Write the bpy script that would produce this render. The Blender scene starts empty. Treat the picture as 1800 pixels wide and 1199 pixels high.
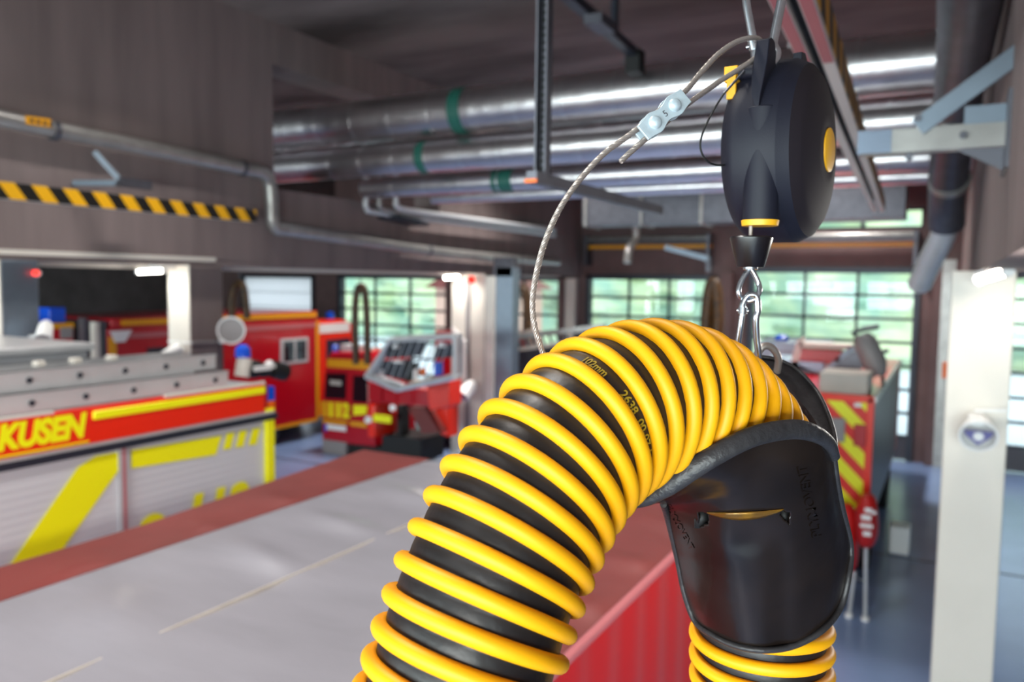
import bpy, bmesh, math, random
import numpy as np
from mathutils import Vector, Matrix
random.seed(7)
SC = bpy.context.scene
COL = SC.collection
PI = math.pi
# ------------------------------------------------------------------ camera calibration (1800 x 1199 frame)
F, CX, CY = 1400.0, 900.0, 599.5
def nz(v): return v / np.linalg.norm(v)
Yc = nz(np.array([(1670 - CX) / F, (505 - CY) / F, 1.0]))
v2 = -np.array([-2562 / F, (460 - CY) / F, 1.0]); v2 = v2 - Yc * np.dot(v2, Yc)
Xc = nz(v2); Zc = np.cross(Xc, Yc)
RM = np.stack([Xc, Yc, Zc]); CAM = np.array([0, 0, 4.0])
def at(x, y, X=None, Y=None, Z=None, d=None):
    """world point on a known plane (or at a known depth d)"""
    r = RM @ np.array([(x - CX) / F, (y - CY) / F, 1.0])
    if X is not None: t = (X - CAM[0]) / r[0]
    elif Y is not None: t = (Y - CAM[1]) / r[1]
    elif Z is not None: t = (Z - CAM[2]) / r[2]
    else: t = d
    return Vector(CAM + t * r)
def cam2w(c): return Vector(CAM + RM @ np.array(c))

# ------------------------------------------------------------------ materials
def lin(h):
    h = h.lstrip('#'); o = []
    for i in (0, 2, 4):
        c = int(h[i:i + 2], 16) / 255
        o.append(c / 12.92 if c <= .04045 else ((c + .055) / 1.055) ** 2.4)
    return (*o, 1)
MATS = {}
def mat(name, color, rough=.5, metal=0., var=0., vscale=4., bump=0., bscale=40., coat=0., stretch=(1, 1, 1), emit=0., spec=.5, color2=None, vcut=(.35, .65)):
    m = bpy.data.materials.new(name); m.use_nodes = True; MATS[name] = m
    nt = m.node_tree; b = nt.nodes['Principled BSDF']
    c = lin(color)
    b.inputs['Base Color'].default_value = c
    b.inputs['Roughness'].default_value = rough
    b.inputs['Metallic'].default_value = metal
    b.inputs['Coat Weight'].default_value = coat
    b.inputs['Specular IOR Level'].default_value = spec
    if emit:
        b.inputs['Emission Color'].default_value = c; b.inputs['Emission Strength'].default_value = emit
    if var or bump:
        tc = nt.nodes.new('ShaderNodeTexCoord'); mp = nt.nodes.new('ShaderNodeMapping')
        mp.inputs['Scale'].default_value = stretch
        nt.links.new(tc.outputs['Object'], mp.inputs['Vector'])
    if var:
        n = nt.nodes.new('ShaderNodeTexNoise'); n.inputs['Scale'].default_value = vscale; n.inputs['Detail'].default_value = 5
        nt.links.new(mp.outputs[0], n.inputs['Vector'])
        r = nt.nodes.new('ShaderNodeValToRGB')
        r.color_ramp.elements[0].position, r.color_ramp.elements[1].position = vcut
        c2 = lin(color2) if color2 else tuple(x * (1 - var) for x in c[:3]) + (1,)
        r.color_ramp.elements[0].color = c2; r.color_ramp.elements[1].color = c
        nt.links.new(n.outputs['Fac'], r.inputs[0]); nt.links.new(r.outputs[0], b.inputs['Base Color'])
    if bump:
        n2 = nt.nodes.new('ShaderNodeTexNoise'); n2.inputs['Scale'].default_value = bscale; n2.inputs['Detail'].default_value = 3
        nt.links.new(mp.outputs[0], n2.inputs['Vector'])
        bp = nt.nodes.new('ShaderNodeBump'); bp.inputs['Strength'].default_value = bump; bp.inputs['Distance'].default_value = .02
        nt.links.new(n2.outputs['Fac'], bp.inputs['Height']); nt.links.new(bp.outputs[0], b.inputs['Normal'])
    return m
def stripes(name, ca, cb, k, width, duty=.5, rough=.45):
    """diagonal stripes running across an object; k = direction weights of the object coordinates"""
    m = bpy.data.materials.new(name); m.use_nodes = True; MATS[name] = m
    nt = m.node_tree; b = nt.nodes['Principled BSDF']; b.inputs['Roughness'].default_value = rough
    tc = nt.nodes.new('ShaderNodeTexCoord'); d = nt.nodes.new('ShaderNodeVectorMath'); d.operation = 'DOT_PRODUCT'
    d.inputs[1].default_value = k; nt.links.new(tc.outputs['Object'], d.inputs[0])
    mo = nt.nodes.new('ShaderNodeMath'); mo.operation = 'FLOORED_MODULO'; mo.inputs[1].default_value = width
    nt.links.new(d.outputs['Value'], mo.inputs[0])
    lt = nt.nodes.new('ShaderNodeMath'); lt.operation = 'LESS_THAN'; lt.inputs[1].default_value = width * duty
    nt.links.new(mo.outputs[0], lt.inputs[0])
    mx = nt.nodes.new('ShaderNodeMix'); mx.data_type = 'RGBA'
    mx.inputs[6].default_value = lin(ca); mx.inputs[7].default_value = lin(cb)
    nt.links.new(lt.outputs[0], mx.inputs[0]); nt.links.new(mx.outputs[2], b.inputs['Base Color'])
    return m
def glassmat(name, tint='#ffffff', gloss=.08, rough=.02):
    m = bpy.data.materials.new(name); m.use_nodes = True; MATS[name] = m
    nt = m.node_tree; nt.nodes.clear()
    o = nt.nodes.new('ShaderNodeOutputMaterial'); t = nt.nodes.new('ShaderNodeBsdfTransparent'); g = nt.nodes.new('ShaderNodeBsdfGlossy')
    x = nt.nodes.new('ShaderNodeMixShader'); t.inputs[0].default_value = lin(tint); g.inputs['Roughness'].default_value = rough
    x.inputs[0].default_value = gloss
    nt.links.new(t.outputs[0], x.inputs[1]); nt.links.new(g.outputs[0], x.inputs[2]); nt.links.new(x.outputs[0], o.inputs[0])
    return m

concrete = mat('concrete', '#80716f', .8, var=.22, vscale=1.2, bump=.08, bscale=8, stretch=(1, 3, .35))
ceilcon = mat('ceiling_concrete', '#7a6d69', .85, var=.45, vscale=.55, bump=.05, bscale=6, stretch=(.5, 1.5, 1), color2='#3f3431')
paint = mat('white_paint', '#dad3c9', .5, var=.05, vscale=2)
darkwall = mat('dark_wall', '#5a5251', .8, var=.3, vscale=1.5)
floorm = mat('floor_coating', '#7c93bd', .25, var=.12, vscale=1.2, bump=.02, bscale=4, spec=.6)
yellow = mat('hose_yellow', '#f3aa02', .5, var=.03, vscale=12, spec=.4)
rubber = mat('black_rubber', '#1a1719', .44, var=.25, vscale=30, bump=.05, bscale=60, stretch=(1, 1, 1))
saddlem = mat('moulded_rubber', '#17110f', .25, var=.3, vscale=18, bump=.10, bscale=16, color2='#221a17', spec=.42)
rimm = mat('rubber_rim', '#302e30', .45, bump=.12, bscale=120, var=.2, vscale=60)
plastic = mat('housing_plastic', '#10111f', .6, spec=.35, bump=.06, bscale=900)
plasticr = mat('cover_plastic', '#1f191f', .72, spec=.25, bump=.06, bscale=900)
ylplast = mat('yellow_plastic', '#e5a51c', .45)
print_y = mat('printed_yellow', '#a08a1c', .6)
zinc = mat('zinc_steel', '#c3c8cf', .22, .95, var=.12, vscale=90)
zincm = mat('zinc_plate', '#c3d2da', .38, .35, var=.1, vscale=120, bump=.05, bscale=200)
wire = mat('steel_wire', '#a0958f', .42, .6)
blackm = mat('black_matte', '#0c0c0d', .6)
blackg = mat('black_gloss', '#141013', .3)
foil = mat('foil_insulation', '#d6d0d2', .33, 1., bump=.25, bscale=7, stretch=(1, 1, 1), var=.12, vscale=3)
foild = mat('foil_tape', '#d8d6d6', .3, 1.)
green = mat('green_tape', '#1f5c50', .5)
galv = mat('galvanised', '#a4a19e', .34, .6, var=.2, vscale=6, bump=.03, bscale=20)
galvd = mat('galvanised_dark', '#66666e', .45, .75, var=.2, vscale=8)
galvb = mat('blue_grey_steel', '#7f8b98', .4, .6, var=.1, vscale=6)
alu = mat('aluminium', '#cfd0d2', .32, .3, var=.08, vscale=5)
alud = mat('aluminium_dark', '#a2a6ab', .35, .3)  # darker aluminium for rungs, hubs and box sides
alup = mat('brushed_shutter', '#d4d6da', .4, .1, bump=.04, bscale=60, stretch=(.1, .1, 4))
red = mat('fire_red', '#ef2c12', .3, coat=.4)
redd = mat('deep_red', '#b3061c', .3, coat=.4)
redtop = mat('dusty_red_tarp', '#7a2f2b', .5, var=.18, vscale=3, bump=.15, bscale=5)
redtarp = mat('red_tarp', '#b81c1c', .4, bump=.25, bscale=3.0, stretch=(1, 1.6, .25))
greytarp = mat('grey_tarp', '#94929a', .24, var=.10, vscale=2, bump=.28, bscale=2.6, stretch=(.7, 2.2, 1))
sign_y = mat('reflective_yellow', '#fbf60a', .4)
amber = mat('amber_yellow', '#e09a08', .4)
orange = mat('orange', '#ee6a10', .4)
white = mat('white_plastic', '#ecebea', .35)
greyp = mat('grey_plastic', '#8f8a8a', .5)
beige = mat('beige_box', '#b8afa5', .5, var=.1, vscale=5)
slate = mat('slate_frame', '#2b303c', .4, .2)
slateb = mat('slate_panel', '#45434b', .45)
brown = mat('brown_pier', '#6a5352', .7, var=.2, vscale=2)
blue = mat('blue_lens', '#0f4fd0', .25)
redlens = mat('red_lens', '#ff2a1c', .2, emit=.8)
bluegrey = mat('blue_grey_roof', '#8f9db0', .25, .3, var=.15, vscale=3)
darkglass = mat('dark_glass', '#11131a', .08)
brownhose = mat('brown_hose', '#5a3a12', .5, var=.5, vscale=20, color2='#1c140c')
led = mat('led_tube', '#fff6e6', .4, emit=14.)
asphalt = mat('outside_paving', '#dce1ea', .8, var=.1, vscale=.4)
leafm = mat('leaves', '#dbe6bd', .7, var=.5, vscale=.4, bump=.4, bscale=3, color2='#9fc2b0')
salmon = mat('salmon_render', '#e2b8a8', .8, var=.1)
tapeyb = stripes('warning_tape', '#141210', '#e0a50c', (0, 1, .75), .33)
tapeyb2 = stripes('warning_tape_rail', '#141210', '#d79c14', (0, 1, .6), .30)
chev = stripes('chevron_sheet', '#dd1c10', '#f0ee0a', (1, 0, 1), .36, .56)
redwhite = mat('pale_red', '#b5656a', .5)
doorglass = glassmat('door_glass', '#f3faf8', .02)
vanglass = mat('van_glass', '#2b3344', .06)
milk = bpy.data.materials.new('milky_panel'); milk.use_nodes = True
_nt = milk.node_tree; _b = _nt.nodes['Principled BSDF']
_b.inputs['Base Color'].default_value = lin('#e8eaec'); _b.inputs['Roughness'].default_value = .6
_t = _nt.nodes.new('ShaderNodeBsdfTranslucent'); _t.inputs[0].default_value = lin('#f4f6f8'); _x = _nt.nodes.new('ShaderNodeMixShader'); _x.inputs[0].default_value = .7
_nt.links.new(_b.outputs[0], _x.inputs[1]); _nt.links.new(_t.outputs[0], _x.inputs[2]); _nt.links.new(_x.outputs[0], _nt.nodes['Material Output'].inputs[0])

# ------------------------------------------------------------------ mesh helpers
class MB:
    def __init__(s): s.v = []; s.f = []; s.m = []; s.sm = []; s.mats = []
    def mi(s, m):
        if m not in s.mats: s.mats.append(m)
        return s.mats.index(m)
    def add(s, vs, fs, m, smooth=False):
        b = len(s.v); i = s.mi(m)
        s.v += [Vector(v) for v in vs]
        for f in fs: s.f.append([b + k for k in f]); s.m.append(i); s.sm.append(smooth)
        return s
    def box(s, lo, hi, m):
        (x0, y0, z0), (x1, y1, z1) = [min(a, b) for a, b in zip(lo, hi)], [max(a, b) for a, b in zip(lo, hi)]
        vs = [(x0, y0, z0), (x1, y0, z0), (x1, y1, z0), (x0, y1, z0), (x0, y0, z1), (x1, y0, z1), (x1, y1, z1), (x0, y1, z1)]
        return s.add(vs, [(0, 3, 2, 1), (4, 5, 6, 7), (0, 1, 5, 4), (1, 2, 6, 5), (2, 3, 7, 6), (3, 0, 4, 7)], m)
    def bar(s, a, b, w, h, m, up=(0, 0, 1)):
        """rectangular bar from a to b, w wide sideways, h tall"""
        a, b, up = Vector(a), Vector(b), Vector(up); d = (b - a).normalized(); x = d.cross(up)
        if x.length < 1e-5: x = d.cross(Vector((1, 0, 0)))
        x.normalize(); z = x.cross(d).normalized()
        vs = [p + x * (sx * w / 2) + z * (sz * h / 2) for p in (a, b) for sx, sz in ((-1, -1), (1, -1), (1, 1), (-1, 1))]
        return s.add(vs, [(3, 2, 1, 0), (4, 5, 6, 7), (0, 1, 5, 4), (1, 2, 6, 5), (2, 3, 7, 6), (3, 0, 4, 7)], m)
    def prism(s, poly, ext, m, smooth=False):
        n = len(poly); e = Vector(ext); p = [Vector(q) for q in poly]
        fs = [tuple(range(n))[::-1], tuple(range(n, 2 * n))] + [(i, (i + 1) % n, n + (i + 1) % n, n + i) for i in range(n)]
        return s.add(p + [q + e for q in p], fs, m, smooth)
    def loft(s, rows, m, close=False, caps=False, smooth=True):
        n = len(rows[0]); vs = [p for r in rows for p in r]; fs = []
        for i in range(len(rows) - 1):
            for j in range(n if close else n - 1):
                k = (j + 1) % n; fs.append((i * n + j, i * n + k, (i + 1) * n + k, (i + 1) * n + j))
        if caps: fs.append(tuple(range(n))[::-1]); fs.append(tuple((len(rows) - 1) * n + j for j in range(n)))
        return s.add(vs, fs, m, smooth)
    def tube(s, path, r, m, n=12, closed=False, caps=True, smooth=True):
        P = [Vector(p) for p in path]; N = len(P)
        T = []
        for i in range(N):
            a = P[(i - 1) % N] if (closed or i > 0) else P[i]; b = P[(i + 1) % N] if (closed or i < N - 1) else P[i]
            T.append((b - a).normalized())
        ref = Vector((0, 0, 1)) if abs(T[0].z) < .9 else Vector((1, 0, 0))
        u = T[0].cross(ref).normalized(); rows = []
        for i in range(N):
            u = (u - T[i] * u.dot(T[i])).normalized(); w = T[i].cross(u)
            rr = r[i] if isinstance(r, (list, tuple)) else r
            rows.append([P[i] + (u * math.cos(2 * PI * j / n) + w * math.sin(2 * PI * j / n)) * rr for j in range(n)])
        if closed: rows.append(rows[0]); caps = False
        return s.loft(rows, m, close=True, caps=caps, smooth=smooth)
    def cyl(s, a, b, r, m, n=20, r2=None): return s.tube([a, b], [r, r if r2 is None else r2], m, n)
    def lathe(s, prof, o, ax, m, n=48, smooth=True):
        """profile of (distance along axis, radius)"""
        o, ax = Vector(o), Vector(ax).normalized()
        u = ax.orthogonal().normalized(); w = ax.cross(u); rows = []
        for t, r in prof:
            rows.append([o + ax * t + (u * math.cos(2 * PI * j / n) + w * math.sin(2 * PI * j / n)) * max(r, 1e-5) for j in range(n)])
        return s.loft(rows, m, close=True, smooth=smooth)
    def text(s, txt, size, o, ex, ey, m, depth=.001, shear=0., bold=0., cx=False):
        """lettering standing on a surface; o = left end of the baseline, ex / ey = reading and up directions"""
        cu = bpy.data.curves.new('t', 'FONT'); cu.body = txt; cu.size = size; cu.shear = shear; cu.offset = bold; cu.extrude = depth; cu.resolution_u = 4
        if cx: cu.align_x = 'CENTER'
        ob = bpy.data.objects.new('t', cu); COL.objects.link(ob); bpy.context.view_layer.update()
        me = bpy.data.meshes.new_from_object(ob.evaluated_get(bpy.context.evaluated_depsgraph_get()))
        o, ex, ey = Vector(o), Vector(ex).normalized(), Vector(ey).normalized(); ez = ex.cross(ey)
        s.add([o + ex * v.co.x + ey * v.co.y + ez * v.co.z for v in me.vertices], [tuple(p.vertices) for p in me.polygons], m)
        bpy.data.objects.remove(ob); bpy.data.curves.remove(cu); bpy.data.meshes.remove(me); return s
    def build(s, name, parent=None, base=(0, 0, 0), bevel=0., solid=0., weld=False):
        base = Vector(base if parent is None else parent['_base'])
        me = bpy.data.meshes.new(name)
        me.from_pydata([tuple(v - base) for v in s.v], [], s.f)
        for m in s.mats: me.materials.append(m)
        me.polygons.foreach_set('material_index', s.m); me.polygons.foreach_set('use_smooth', s.sm)
        me.update(); me.set_sharp_from_angle(angle=.62)
        bm = bmesh.new(); bm.from_mesh(me)
        if weld: bmesh.ops.remove_doubles(bm, verts=bm.verts, dist=1e-6)
        bmesh.ops.recalc_face_normals(bm, faces=bm.faces); bm.to_mesh(me); bm.free()
        o = bpy.data.objects.new(name, me); COL.objects.link(o)
        if parent is not None:
            o.parent = parent; o['_base'] = parent['_base']
        else: o.location = base; o['_base'] = tuple(base)
        if bevel:
            b = o.modifiers.new('b', 'BEVEL'); b.width = bevel; b.segments = 3; b.limit_method = 'ANGLE'; b.angle_limit = .6
        if solid:
            b = o.modifiers.new('s', 'SOLIDIFY'); b.thickness = solid; p = me.polygons[len(me.polygons) // 2]; b.offset = -1 if p.normal.dot(Vector(CAM) - base - p.center) > 0 else 1
        return o
def thing(name, label, cat, base, group=None):
    o = bpy.data.objects.new(name, None); o.empty_display_size = .1; COL.objects.link(o); o.location = base
    o['_base'] = tuple(base); o['label'] = label; o['category'] = cat
    if group: o['group'] = group
    return o
def tag(o, label, cat, group=None):
    o['label'] = label; o['category'] = cat
    if group: o['group'] = group
    return o
def struct(o): o['kind'] = 'structure'; return o
def srt(name, base=(0, 0, 0)):
    o = bpy.data.objects.new(name, None); COL.objects.link(o); o.location = base; o['_base'] = tuple(base); o['kind'] = 'structure'; return o
def crom(pts, n):
    """Catmull-Rom through points, n samples per span"""
    P = [np.array(p, float) for p in pts]; P = [2 * P[0] - P[1]] + P + [2 * P[-1] - P[-2]]; out = []
    for i in range(1, len(P) - 2):
        for k in range(n):
            t = k / n; a, b, c, d = P[i - 1:i + 3]
            out.append(.5 * (2 * b + (c - a) * t + (2 * a - 5 * b + 4 * c - d) * t * t + (3 * b - a - 3 * c + d) * t ** 3))
    out.append(P[-2]); return out
def px(pts): return [at(x, y, d=z) for x, y, z in pts]
# ================================================================== SETTING
DY = 20.2
m = MB(); m.box((-26, -9, -.2), (10, 21, 0), floorm)
struct(m.build('floor'))
m = MB()
for y in (12.9,): m.box((-18, y - .03, .0), (9, y + .03, .004), slate)
struct(m.build('trim_1'))
m = MB(); m.box((-26, -9, 7.75), (10, 21, 8.0), ceilcon); struct(m.build('ceiling'))
# wall with the sectional doors
DOORS = [(1.06, 4.7, 4.30), (-4.24, -.71, 4.33), (-8.62, -5.32, 4.12), (-13.0, -9.55, 4.06), (-17.45, -13.34, 4.06), (-21.9, -18.7, 4.02)]
m = MB(); xs = sorted(DOORS)
edges = [-26] + [v for d in xs for v in (d[0] - .12, d[1] + .12)] + [10]
for i in range(0, len(edges), 2): m.box((edges[i], DY, 0), (edges[i + 1], DY + .35, 7.75), brown)
for d in xs:
    m.box((d[0] - .12, DY, d[2] + .1), (d[1] + .12, DY + .35, 5.32 if d[2] == 4.33 else 5.78), brown); m.box((d[0] - .12, DY, 5.78), (d[1] + .12, DY + .35, 7.75), brown)
struct(m.build('wall_back'))
for i, (x0, x1, zt) in enumerate(DOORS):
    r = srt('door_%d' % (i + 1), ((x0 + x1) / 2, DY, 0))
    fr = MB(); y0 = DY + .03
    fr.box((x0 - .12, y0 - .10, 0), (x0, y0 + .12, zt + .1), slate); fr.box((x1, y0 - .10, 0), (x1 + .12, y0 + .12, zt + .1), slate)
    fr.box((x0 - .12, y0 - .10, zt), (x1 + .12, y0 + .12, zt + .1), slate)
    nr = 8; dz = (zt - .56) / 7
    if i < 5:
        for k in range(8): z = .56 + k * dz; fr.box((x0, y0 - .02, z - .035), (x1, y0 + .05, z + .035), slate)
        nc = 3 if i else 4
        for k in range(1, nc): x = x0 + (x1 - x0) * k / nc; fr.box((x - .03, y0 - .02, .56), (x + .03, y0 + .05, zt), slate)
        pb = MB(); pb.box((x0, y0 - .02, .03), (x1, y0 + .05, .53), slateb); pb.build('bottom_panel', r)
        g = MB(); g.box((x0, y0 + .012, .56), (x1, y0 + .02, zt), doorglass); g.build('pane', r)
    else:
        for k in range(1, 8): z = k * zt / 8; fr.box((x0, y0 + .02, z - .006), (x1, y0 + .05, z + .006), alud)
        g = MB(); g.box((x0, y0 + .03, 0), (x1, y0 + .06, zt), milk); g.build('panel', r)
    fr.build('door_frame', r)
    if i == 1:
        w = srt('window_1' , ((x0 + x1) / 2, DY, 5.32)); g = MB(); g.box((x0 - .12, DY + .1, 5.32), (x1 + .12, DY + .12, 5.78), doorglass); g.build('pane', w)
        g = MB(); g.box((x0 - .12, DY + .05, 5.32), (x1 + .12, DY + .16, 5.37), slate); g.box((x0 - .12, DY + .05, 5.73), (x1 + .12, DY + .16, 5.78), slate)
        for k in range(0, 4): x = x0 - .12 + (x1 - x0 + .24) * k / 3; g.box((x - .04, DY + .05, 5.32), (x + .04, DY + .16, 5.78), slate)
        g.build('window_frame', w)
    if i < 5:
        # overhead spring shaft, tubes and guard bar of the door
        t = thing('door_spring_shaft', ['silver spring shaft and yellow bar above the pier-side glazed door', 'silver spring shaft and yellow bar above the wide glazed door', 'silver spring shaft above the second glazed door', 'silver spring shaft above the door behind the lit column', 'silver spring shaft above the door behind the rescue cage'][i], 'door shaft', ((x0 + x1) / 2, DY - .3, 4.9))
        g = MB(); g.cyl((x0 - .05, DY - .35, 5.16), (x1 + .05, DY - .35, 5.16), .06, galv); g.build('shaft', t)
        g = MB(); g.box((x0 - .05, DY - .28, 4.90), (x1 + .05, DY - .18, 4.99), amber); o = g.build('guard_bar', t); o['label'] = 'yellow bar'
        g = MB(); g.box((x0 - .05, DY - .5, 5.04), (x1 + .05, DY - .2, 5.09), galvd)
        for x in (x0, x1): g.box((x - .04, DY - .45, 4.45), (x + .04, DY - .03, 5.25), galvd)
        g.build('bracket', t)
# other walls
m = MB(); m.box((-26, -9, 0), (-25.7, DY, 7.75), darkwall); struct(m.build('wall_left'))
m = MB(); m.box((9.7, -9, 0), (10, DY, 7.75), concrete); struct(m.build('wall_right'))
m = MB(); m.box((-26, -9, 0), (10, -8.7, .9), concrete); m.box((-26, -9, 5.6), (10, -8.7, 7.75), concrete)
for x in (-26, -22, -17.6, -13.2, -8.8, -4.4, 0, 4.4, 9.5): m.box((x - .3, -9, .9), (x + .3, -8.7, 5.6), concrete)
struct(m.build('wall_front'))
for i in range(7):
    x0 = (-22, -17.6, -13.2, -8.8, -4.4, 0, 4.4)[i] + .3; x1 = x0 + 3.8
    w = srt('window_%d' % (i + 2), (x0, -8.8, .9)); g = MB(); g.box((x0, -8.86, .9), (x1, -8.84, 5.6), doorglass); g.build('pane', w)
    g = MB()
    for k in range(9): z = .9 + k * 4.7 / 8; g.box((x0, -8.9, z - .035), (x1, -8.8, z + .035), slate)
    for k in range(4): x = x0 + k * 3.8 / 3; g.box((x - .03, -8.9, .9), (x + .03, -8.8, 5.6), slate)
    g.build('window_frame', w)
# deep beam over the middle column row, with an opening that lets the ducts through
XB = -8.9
m = MB(); m.box((XB - .6, -9, 4.25), (XB, 8.8, 7.75), concrete); m.box((XB - .6, 8.8, 4.25), (XB, 13.2, 5.33), concrete)
m.box((XB - .6, 8.8, 7.15), (XB, 13.2, 7.75), concrete); m.box((XB - .6, 13.2, 4.25), (XB, DY, 7.75), concrete)
struct(m.build('beam_1'))
m = MB(); m.box((XB - .03, -9, 4.215), (XB + .02, 7.7, 4.27), paint); m.box((XB - .66, -9, 4.10), (XB - .6, DY, 4.2), paint); m.box((XB - .6, -9, 4.16), (XB - .02, DY, 4.25), concrete)
struct(m.build('trim_2'))
# far side row
m = MB(); m.box((-18.2, -9, 4.7), (-17.7, DY, 7.75), darkwall); struct(m.build('beam_2'))
m = MB(); m.box((.2, -9, 4.13), (.85, DY, 7.75), concrete); struct(m.build('beam_3'))
def column(n, x0, x1, y0, y1, z1, mt=concrete):
    m = MB(); m.box((x0, y0, 0), (x1, y1, z1), mt); o = struct(m.build('column_%d' % n, base=((x0 + x1) / 2, (y0 + y1) / 2, 0), bevel=.012)); return o
column(1, .01, .45, 7.3, 7.8, 4.13, paint)
column(2, -9.32, XB, 7.28, 7.83, 4.16)
m = MB(); m.box((-9.32, 7.262, 0), (XB, 7.279, 4.16), paint); struct(m.build('lit_face_2'))  # white slab puts the light on the column front into colour
column(3, -9.75, XB, 15.0, 15.6, 4.16)
m = MB(); m.box((-9.75, 14.98, 0), (XB, 14.999, 4.16), paint); struct(m.build('lit_face_3'))  # front coloured white as lit, the other sides stay concrete
column(4, -9.32, XB, 4.86, 5.26, 4.16, galvb)
m = MB(); m.box((-9.32, 4.84, 0), (XB, 4.859, 4.16), paint); struct(m.build('lit_face_4'))  # white front slab stands for the lit side of the column
for k, (x, y) in enumerate(((-18.0, 9.2),)): column(5 + k, x - .25, x + .25, y, y + .5, 4.7, darkwall)
# piers by the far wall
m = MB()
for x0, x1, mt in ((-.33, -.16, brown), (-.16, .10, galv), (.10, .55, brown)): m.box((x0, DY - .25, 0), (x1, DY - .001, 4.6), mt)
struct(m.build('trim_6'))
m = MB(); m.box((-9.5, DY - .25, 0), (-9.3, DY - .001, 4.1), brown); m.box((-9.3, DY - .2, 0), (-9.0, DY - .001, 4.1), paint); m.box((-5.05, DY - .25, 0), (-4.75, DY - .001, 4.3), brown)
m.box((-13.22, DY - .25, 0), (-12.9, DY - .001, 4.1), brown)
struct(m.build('trim_7'))
m = MB(); m.box((-.06, DY - .33, 2.0), (.12, DY - .25, 2.35), orange); tag(m.build('signal_box', base=(.03, DY - .26, 2.0), bevel=.01), 'small orange box fixed to the pier beside the wide glazed door', 'box')
# outside
m = MB(); m.box((-70, DY + .35, -.3), (50, 62, -.01), asphalt); struct(m.build('ground_outside'))
m = MB(); n = 120; k = 34; rows = []
rng = random.Random(3)
for j in range(k):
    row = []
    for i in range(n):
        x = -75 + 130 * i / (n - 1); z = 11 * j / (k - 1); y = 44 + 1.5 * math.sin(x * .31) + .9 * math.sin(x * .9 + z) + z * .25 + rng.uniform(-.5, .5)
        row.append((x + rng.uniform(-.3, .3), y, z - .1))
    rows.append(row)
m.loft(rows, leafm, smooth=False); h = m.build('hedge_foliage', base=(-10, 44, 0)); h['kind'] = 'stuff'; tag(h, 'tall pale green hedge and trees across the yard beyond the glazed doors', 'hedge')
m = MB(); m.box((-24.5, 36, 0), (-19.5, 39, 3.6), salmon); m.prism([(-25, 35.6, 3.6), (-19, 35.6, 3.6), (-22, 35.6, 5.2)], (0, 3.8, 0), MATS['dusty_red_tarp'])
tag(m.build('garden_shed', base=(-22, 37.5, 0)), 'small salmon building standing by the hedge outside', 'building')

# ================================================================== CEILING SERVICES
def duct(name, label, z, r, y, x0, x1, rings, straps, group='insulated ducts under the ceiling'):
    t = thing(name, label, 'duct', ((x0 + x1) / 2, y, z), None)
    m = MB(); P = []; R_ = []; n = int((x1 - x0) / .09); rg = random.Random(int(z * 100))
    for i in range(n + 1):
        x = x0 + (x1 - x0) * i / n; P.append((x, y, z)); R_.append(r * (1 + rg.uniform(-.012, .012)))
    m.tube(P, R_, foil, 40, caps=True); m.build('foil_jacket', t)
    for x in rings:
        m = MB(); m.cyl((x, y, z), (x + .035, y, z), r * 1.03, foild, 40); m.build('band', t)
    for x, w in straps:
        m = MB(); m.cyl((x, y, z), (x + w, y, z), r * 1.025, green, 40); o = m.build('tape', t); o['label'] = 'green identification tape'
    return t
RG = lambda a, b, s: [a + s * i for i in range(int((b - a) / s))]
duct('air_duct', 'largest silver foil wrapped duct with a wide green tape, highest of the set', 6.46, .325, 10.0, -11.5, .15, RG(-10.4, 0, .72), [(-6.42, .2)])
duct('air_duct', 'silver foil wrapped duct running just below the largest one', 5.84, .235, 10.0, -10.6, .15, RG(-10, 0, .62), [(-7.05, .16)])
duct('air_duct', 'slim silver foil duct with a broad green tape, lowest of the set', 5.50, .16, 10.55, -8.6, .15, RG(-8, 0, .66), [(-6.1, .34)])
duct('air_duct', 'thin silver foil duct tucked behind the slimmest one', 5.36, .10, 11.1, -7.6, .15, RG(-7, 0, .9), [])
duct('air_duct', 'dark foil duct stub passing through the opening in the concrete beam', 6.18, .2, 10.9, -10.6, -4.6, RG(-10, -5, .8), [])
m = MB(); m.box((-6.45, 14.6, 5.12), (-.7, 15.3, 5.72), galvd); 
for x in RG(-6.4, -.8, 1.15): m.box((x, 14.57, 5.09), (x + .05, 15.33, 5.75), galv)
tag(m.build('rectangular_duct', base=(-3.5, 15, 5.12), bevel=.01), 'grey rectangular sheet metal duct spanning between the beams', 'duct')
# pipe along the beam with the swan-neck drop
xp = XB + .22
pp = [at(-60, 193, X=xp), at(0, 208, X=xp), at(250, 259, X=xp), at(430, 297, X=xp), at(462, 305, X=xp), at(474, 322, X=xp), at(477, 350, X=xp), at(479, 385, X=xp), at(487, 402, X=xp), at(510, 405, X=xp), at(640, 424, X=xp), at(800, 446, X=xp), at(980, 461, X=xp)]
t = thing('vent_pipe', 'long grey galvanised pipe with a swan-neck drop on the concrete beam', 'pipe', tuple(pp[3]))
m = MB(); m.tube([Vector(p) for p in crom(pp, 6)], .095, galv, 24); m.build('pipe', t)
for q in ((425, 296), (752, 440), (95, 230)):
    p = at(*q, X=xp); m = MB(); m.cyl(p - Vector((0, .03, 0)), p + Vector((0, .03, 0)), .108, galvd, 24); m.build('clamp', t)
a, b = at(36, 212, X=xp), at(80, 218, X=xp); m = MB(); m.bar(a + Vector((.094, 0, .0)), b + Vector((.094, 0, 0)), .012, .085, amber)
o = m.build('sticker', t); o['label'] = 'yellow sticker'
a_ = a + Vector((.102, .04, 0))
for i in range(5): m = MB(); m.box(a_ + Vector((0, .07 * i, -.02)), a_ + Vector((.001, .07 * i + .04, .02)), slate); m.build('sticker_mark', o)
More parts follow.
